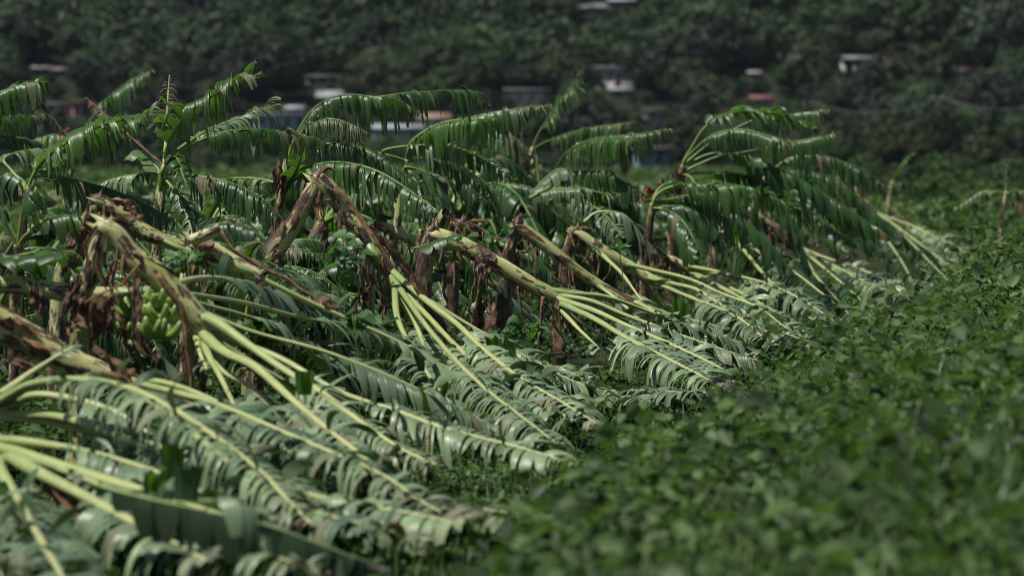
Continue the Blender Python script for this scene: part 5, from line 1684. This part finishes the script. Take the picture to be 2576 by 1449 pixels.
# a small white car parked below the white house
def car(u, v, label):
    p = on_hill(u, v)
    e = empty("parked_car", p, label, "car")
    cols = plain("white_car_paint", (0.75, 0.75, 0.76), .25, .05)
    prof = [(-1.9, .3), (-1.95, .75), (-1.3, .85), (-.8, 1.4), (.6, 1.4), (1.15, .88), (1.95, .75), (1.95, .3)]
    V = np.array([(x, y, z + .15) for y in (-.8, .8) for x, z in prof])
    n = len(prof)
    F4 = np.array([(i, (i + 1) % n, (i + 1) % n + n, i + n) for i in range(n)])
    me = bpy.data.meshes.new("car_body")
    me.from_pydata([tuple(v) for v in V], [], [tuple(int(c) for c in f) for f in F4] + [tuple(range(n))[::-1], tuple(range(n, 2 * n))])
    me.materials.append(cols)
    b = link("body", me, e)
    part_box("window", b, M['pane'], -.75, .55, -.815, -.803, 1.02, 1.45)
    for x in (-1.2, 1.2):
        for y in (-.72, .72):
            c = np.array([(x, y - .1, .32), (x, y + .1, .32)])
            C = np.array([c[0], c[0] * .5 + c[1] * .5, c[1]])
            Vw, Fw, _, _ = tube(C, np.full(3, .32), 14)
            link("wheel", mesh_np("wheel", Vw, Fw, M['pane'], True), e)
    HOUSE_BOXES.append((u - 25, u + 25, v - 22, v + 4, p[1]))
car(2228, 190, "small white car parked right of the white carport house")

# ---------------------------------------------------------------- utility poles and wires
def pole(u, v, d, h, label):
    p = at(u, v, d); p[2] = 0
    e = empty("utility_pole", p, label, "utility pole", "utility poles along the field edge")
    C = np.array([(0, 0, z) for z in np.linspace(-.4, h, 8)])
    V, F, _, _ = tube(C, np.linspace(.16, .11, 8), 10)
    link("post", mesh_np("post", V, F, M['bark'], True), e)
    arm = part_box("crossarm", e, M['bark'], -1.0, 1.0, -.17, -.11, h - .6, h - .45)
    for x in (-.9, 0, .9):
        C = np.array([(x, -.14, h - .45 + z) for z in (0, .08, .2)])
        V, F, _, _ = tube(C, np.array([.05, .08, .03]), 8)
        link("insulator", mesh_np("insulator", V, F, M['trim'], True), arm)
    return p + np.array((0, -.14, h - .25))
q1 = pole(2368, 415, 320, 9.5, "grey utility pole standing right of the dark canopy")
q2 = pole(2680, 412, 300, 9.5, "grey utility pole just beyond the right edge")
q3 = pole(2040, 410, 350, 9.5, "utility pole half hidden by the right-hand canopy")
def wire(a, b, label):
    t = np.linspace(0, 1, 24)[:, None]
    C = a * (1 - t) + b * t
    C[:, 2] -= 1.6 * 4 * (t * (1 - t))[:, 0]
    V, F, _, _ = tube(C, np.full(24, .022), 5)
    o = link("power_line", mesh_np("power_line", V - a, F, WALLS['grey'], True))
    o.location = a
    tag(o, label, "power line", "power lines between the poles")
wire(q1, q2, "power line sagging right from the visible pole")
wire(q3, q1, "power line sagging left from the visible pole")

# ---------------------------------------------------------------- the wood on the hillside
def named_trees():
    L = [
        (1218, 228, 'b1', 1.25, "bright green rounded tree above the ochre building"),
        (1085, 235, 'm1', 1.2, "mid-green bushy tree left of the bright rounded tree"),
        (2500, 165, 'g1', 1.25, "pale grey-green tree above the house far right"),
        (2130, 120, 'm2', 1.1, "spreading tree directly above the white carport house"),
        (1700, 250, 'd3', 1.35, "large dark tree right of the pale two-level house"),
        (1790, 225, 'd1', 1.35, "dark tree between the pale two-level house and the tiny pink one"),
        (950, 215, 'd2', 1.1, "dark pointed tree right of the white-roofed house"),
        (640, 225, 'm3', 1.15, "mid-green tree left of the grey-blue house"),
        (330, 215, 'm2', 1.1, "broad tree above the upright feathered frond"),
        (55, 165, 'd1', 1.1, "dark tree left of the pale-roofed houses"),
        (205, 190, 'm3', 1.0, "tree right of the pale-roofed houses high at left"),
        (1400, 105, 'm1', 1.1, "mid-green tree below the brown-grey top house"),
        (1310, 195, 'd3', 1.1, "dark spreading tree just above the ochre building"),
        (1455, 270, 'd1', .9, "dark tree in front of the pale two-level house on its left"),
        (2050, 200, 'o1', 1.0, "olive tree left of the white carport house"),
        (2240, 235, 'o2', 1.2, "olive bush below the small white car"),
        (2330, 250, 'o1', 1.2, "olive tree left of the low grey house far right"),
        (1900, 140, 'm2', 1.1, "broad tree above the tiny pink-walled house"),
        (500, 130, 'd2', 1.2, "tall dark tree high on the left slope"),
        (2560, 60, 'd2', 1.3, "dark tree in the top right corner"),
    ]
    r = rng_of(61)
    for u, v, k, s, lab in L:
        p = on_hill(u, v)
        tree(p - np.array((0, 0, .3)), k, s, lab, "trees on the hillside", r.uniform(0, 6))
        TREES.append((p[0], p[1]))
named_trees()

def wood():
    r = rng_of(62)
    rows = np.arange(HILL_Y - 8, HILL_Y + 225, 6.6)
    pick_d = ['d1', 'd2', 'd3', 'd1', 'm1', 'o1', 'd3', 'm2', 'd2']
    pick_m = ['m1', 'm2', 'm3', 'b1', 'o1', 'd1', 'm3', 'o1']
    cand = []
    for y in rows:
        w = 0.20 * y
        x = -w + r.uniform(0, 7)
        while x < w:
            cand.append((x + r.normal(0, 1.2), y + r.normal(0, 1.8)))
            x += r.uniform(5.6, 9.4)
    single, rest, nb = [], [], 0
    for x, y in cand:
        z = float(hill_z(x, y))
        s = r.uniform(.6, .9) + .75 * vnoise(x / 13 + 31, y / 13) ** 2
        u, v = proj((x, y, z))
        def blocked(s, keep):
            uh = 4.2 * s / (y * K); vt = v - 8.8 * s / (y * K)
            return any(y < yy + 3 and u + uh > u0 and u - uh < u1 and vt < v1 - keep * (v1 - v0) and v > v0 for (u0, u1, v0, v1, yy) in HOUSE_BOXES)
        vt = v - 9.0 * s / (y * K)
        if vt > 440 or v < -40:
            continue
        if blocked(s, .38):
            s = r.uniform(.3, .5)
            if blocked(s, .38):
                s = r.uniform(.14, .24)
                if blocked(s, .45):
                    continue
        if any((x - a) ** 2 + (y - b) ** 2 < 12 for a, b in TREES):
            continue
        t = vnoise(x / 22 + 9, y / 22)
        k = (pick_m if t > .46 else pick_d)[int(r.integers(8))]
        (single if len(single) < 262 and s > .5 and abs(x) < .139 * y else rest if s > .5 else single).append((x, y, z, s, k, u, v))
    for x, y, z, s, k, u, v in single:
        bush = s <= .5
        hue = {'d': "dark green", 'm': "mid-green", 'o': "olive green", 'b': "bright green"}[k[0]]
        shape = {'1': "rounded", '2': "broad-headed", '3': "dense"}[k[1]]
        place = ("far left", "left", "centre", "right", "far right")[int(np.clip((u + 60) / 540, 0, 4))]
        tree((x, y, z - .3), k, s, "%s %s %s %s on the %s of the wooded hillside" % (hue, shape, "bush" if bush else "tree", "low" if v > 215 else "high", place),
             "bushes between the houses" if bush else "wood on the hillside", r.uniform(0, 6), "bush" if bush else "tree")
    # the upper wood reads as one mass: all its crowns and trunks in one object
    Vs, Fs, tn, off = [], [], [], 0
    for x, y, z, s, k, u, v in rest:
        c = PROTO[k][1]
        a = np.empty(len(c.vertices) * 3, dtype=np.float32); c.vertices.foreach_get("co", a)
        a = a.reshape(-1, 6, 3)[::3]
        ctr = a.mean(1, keepdims=True)
        a = ctr + (a - ctr) * 1.6
        tt = np.empty(len(c.vertices), dtype=np.float32); c.attributes["tone"].data.foreach_get("value", tt)
        tt = tt.reshape(-1, 6)[::3]
        q = r.uniform(0, 6)
        R = np.array([[math.cos(q), -math.sin(q), 0], [math.sin(q), math.cos(q), 0], [0, 0, 1]])
        a = (a.reshape(-1, 3) @ R.T) * s + np.array((x, y, z - .3))
        n6 = len(a) // 6
        b = (np.arange(n6) * 6)[:, None] + off
        Vs.append(a); Fs.append(np.concatenate([b + np.array([0, 3, 2, 1]), b + np.array([0, 5, 4, 3])], 0)); tn.append(np.clip(tt.ravel() + (.15 if k[0] == 'm' else -.1), 0, 1)); off += len(a)
    if Vs:
        tn = np.concatenate(tn)
        tag(link("forest", mesh_np("forest", np.vstack(Vs), np.vstack(Fs), M['tree_mid'], False, {"tone": tn, "dry": np.zeros(len(tn))})),
            "unbroken dark green forest covering the upper hillside", "forest", None, "stuff")
    print("wood trees", len(single), len(rest))
wood()

def field_edge():
    """bushes and small trees where the field meets the hill, denser and olive on the right"""
    r = rng_of(63)
    for i in range(36):
        u = r.uniform(2060, 2700)
        d = r.uniform(235, 400)
        x = (u - 1288) * K * d * SC
        s = r.uniform(.35, .75)
        if any(u0 - 40 < u < u1 + 40 for (u0, u1, v0, v1, yy) in HOUSE_BOXES if v1 > 380):
            continue
        tree((x, d * SC, -.2), ['o1', 'o2', 'm1', 'o1', 'd1', 'm2'][int(r.integers(6))], s, "%s in the thicket at the right field edge, %s of the utility pole" % ("olive scrub bush" if s < .55 else "taller scrub bush", "left" if u < 2368 else "right"), "thicket at the field edge", r.uniform(0, 6), "bush")
    for i in range(70):
        u = r.uniform(2160, 2740)
        d = 1 / r.uniform(1 / 250, 1 / 95)
        x = (u - 1288) * K * d * SC
        tree((x, d * SC, -.1), ['o1', 'o2', 'b1', 'm1', 'm2', 'o2'][int(r.integers(6))], r.uniform(.10, .23) * (d / 130) ** .7, "low leafy bush in the open field, %s of the far end of the row" % ("just right" if u < 2430 else "far right"), "low bushes in the open field", r.uniform(0, 6), "bush")
    for i in range(60):
        u = r.uniform(-150, 2050)
        d = r.uniform(300, 415)
        if any(u0 - 25 < u < u1 + 25 for (u0, u1, v0, v1, yy) in HOUSE_BOXES if v1 > 300):
            continue
        x = (u - 1288) * K * d * SC
        tree((x, d * SC, -.2), ['m1', 'o2', 'd1', 'm2'][int(r.integers(4))], r.uniform(.22, .5), "small dark bush at the hill foot behind the %s fronds" % ("left" if u < 700 else "centre" if u < 1400 else "right"), "bushes at the hill foot", r.uniform(0, 6), "bush")
field_edge()

# ---------------------------------------------------------------- the air between the field and the hill
def haze():
    m, nt, out = new_mat("thin_haze")
    v = node(nt, "ShaderNodeVolumePrincipled")
    v.inputs["Color"].default_value = (0.70, 0.82, 1.0, 1)
    v.inputs["Density"].default_value = 0.000028
    nt.links.new(v.outputs[0], out.inputs["Volume"])
    V, F = boxv(-3100, 3100, -700, 4200, -1.5, 260)
    tag(link("haze", mesh_np("haze", V, F, m, False)), "thin pale haze over the field and hillside", "haze", None, "stuff")
haze()
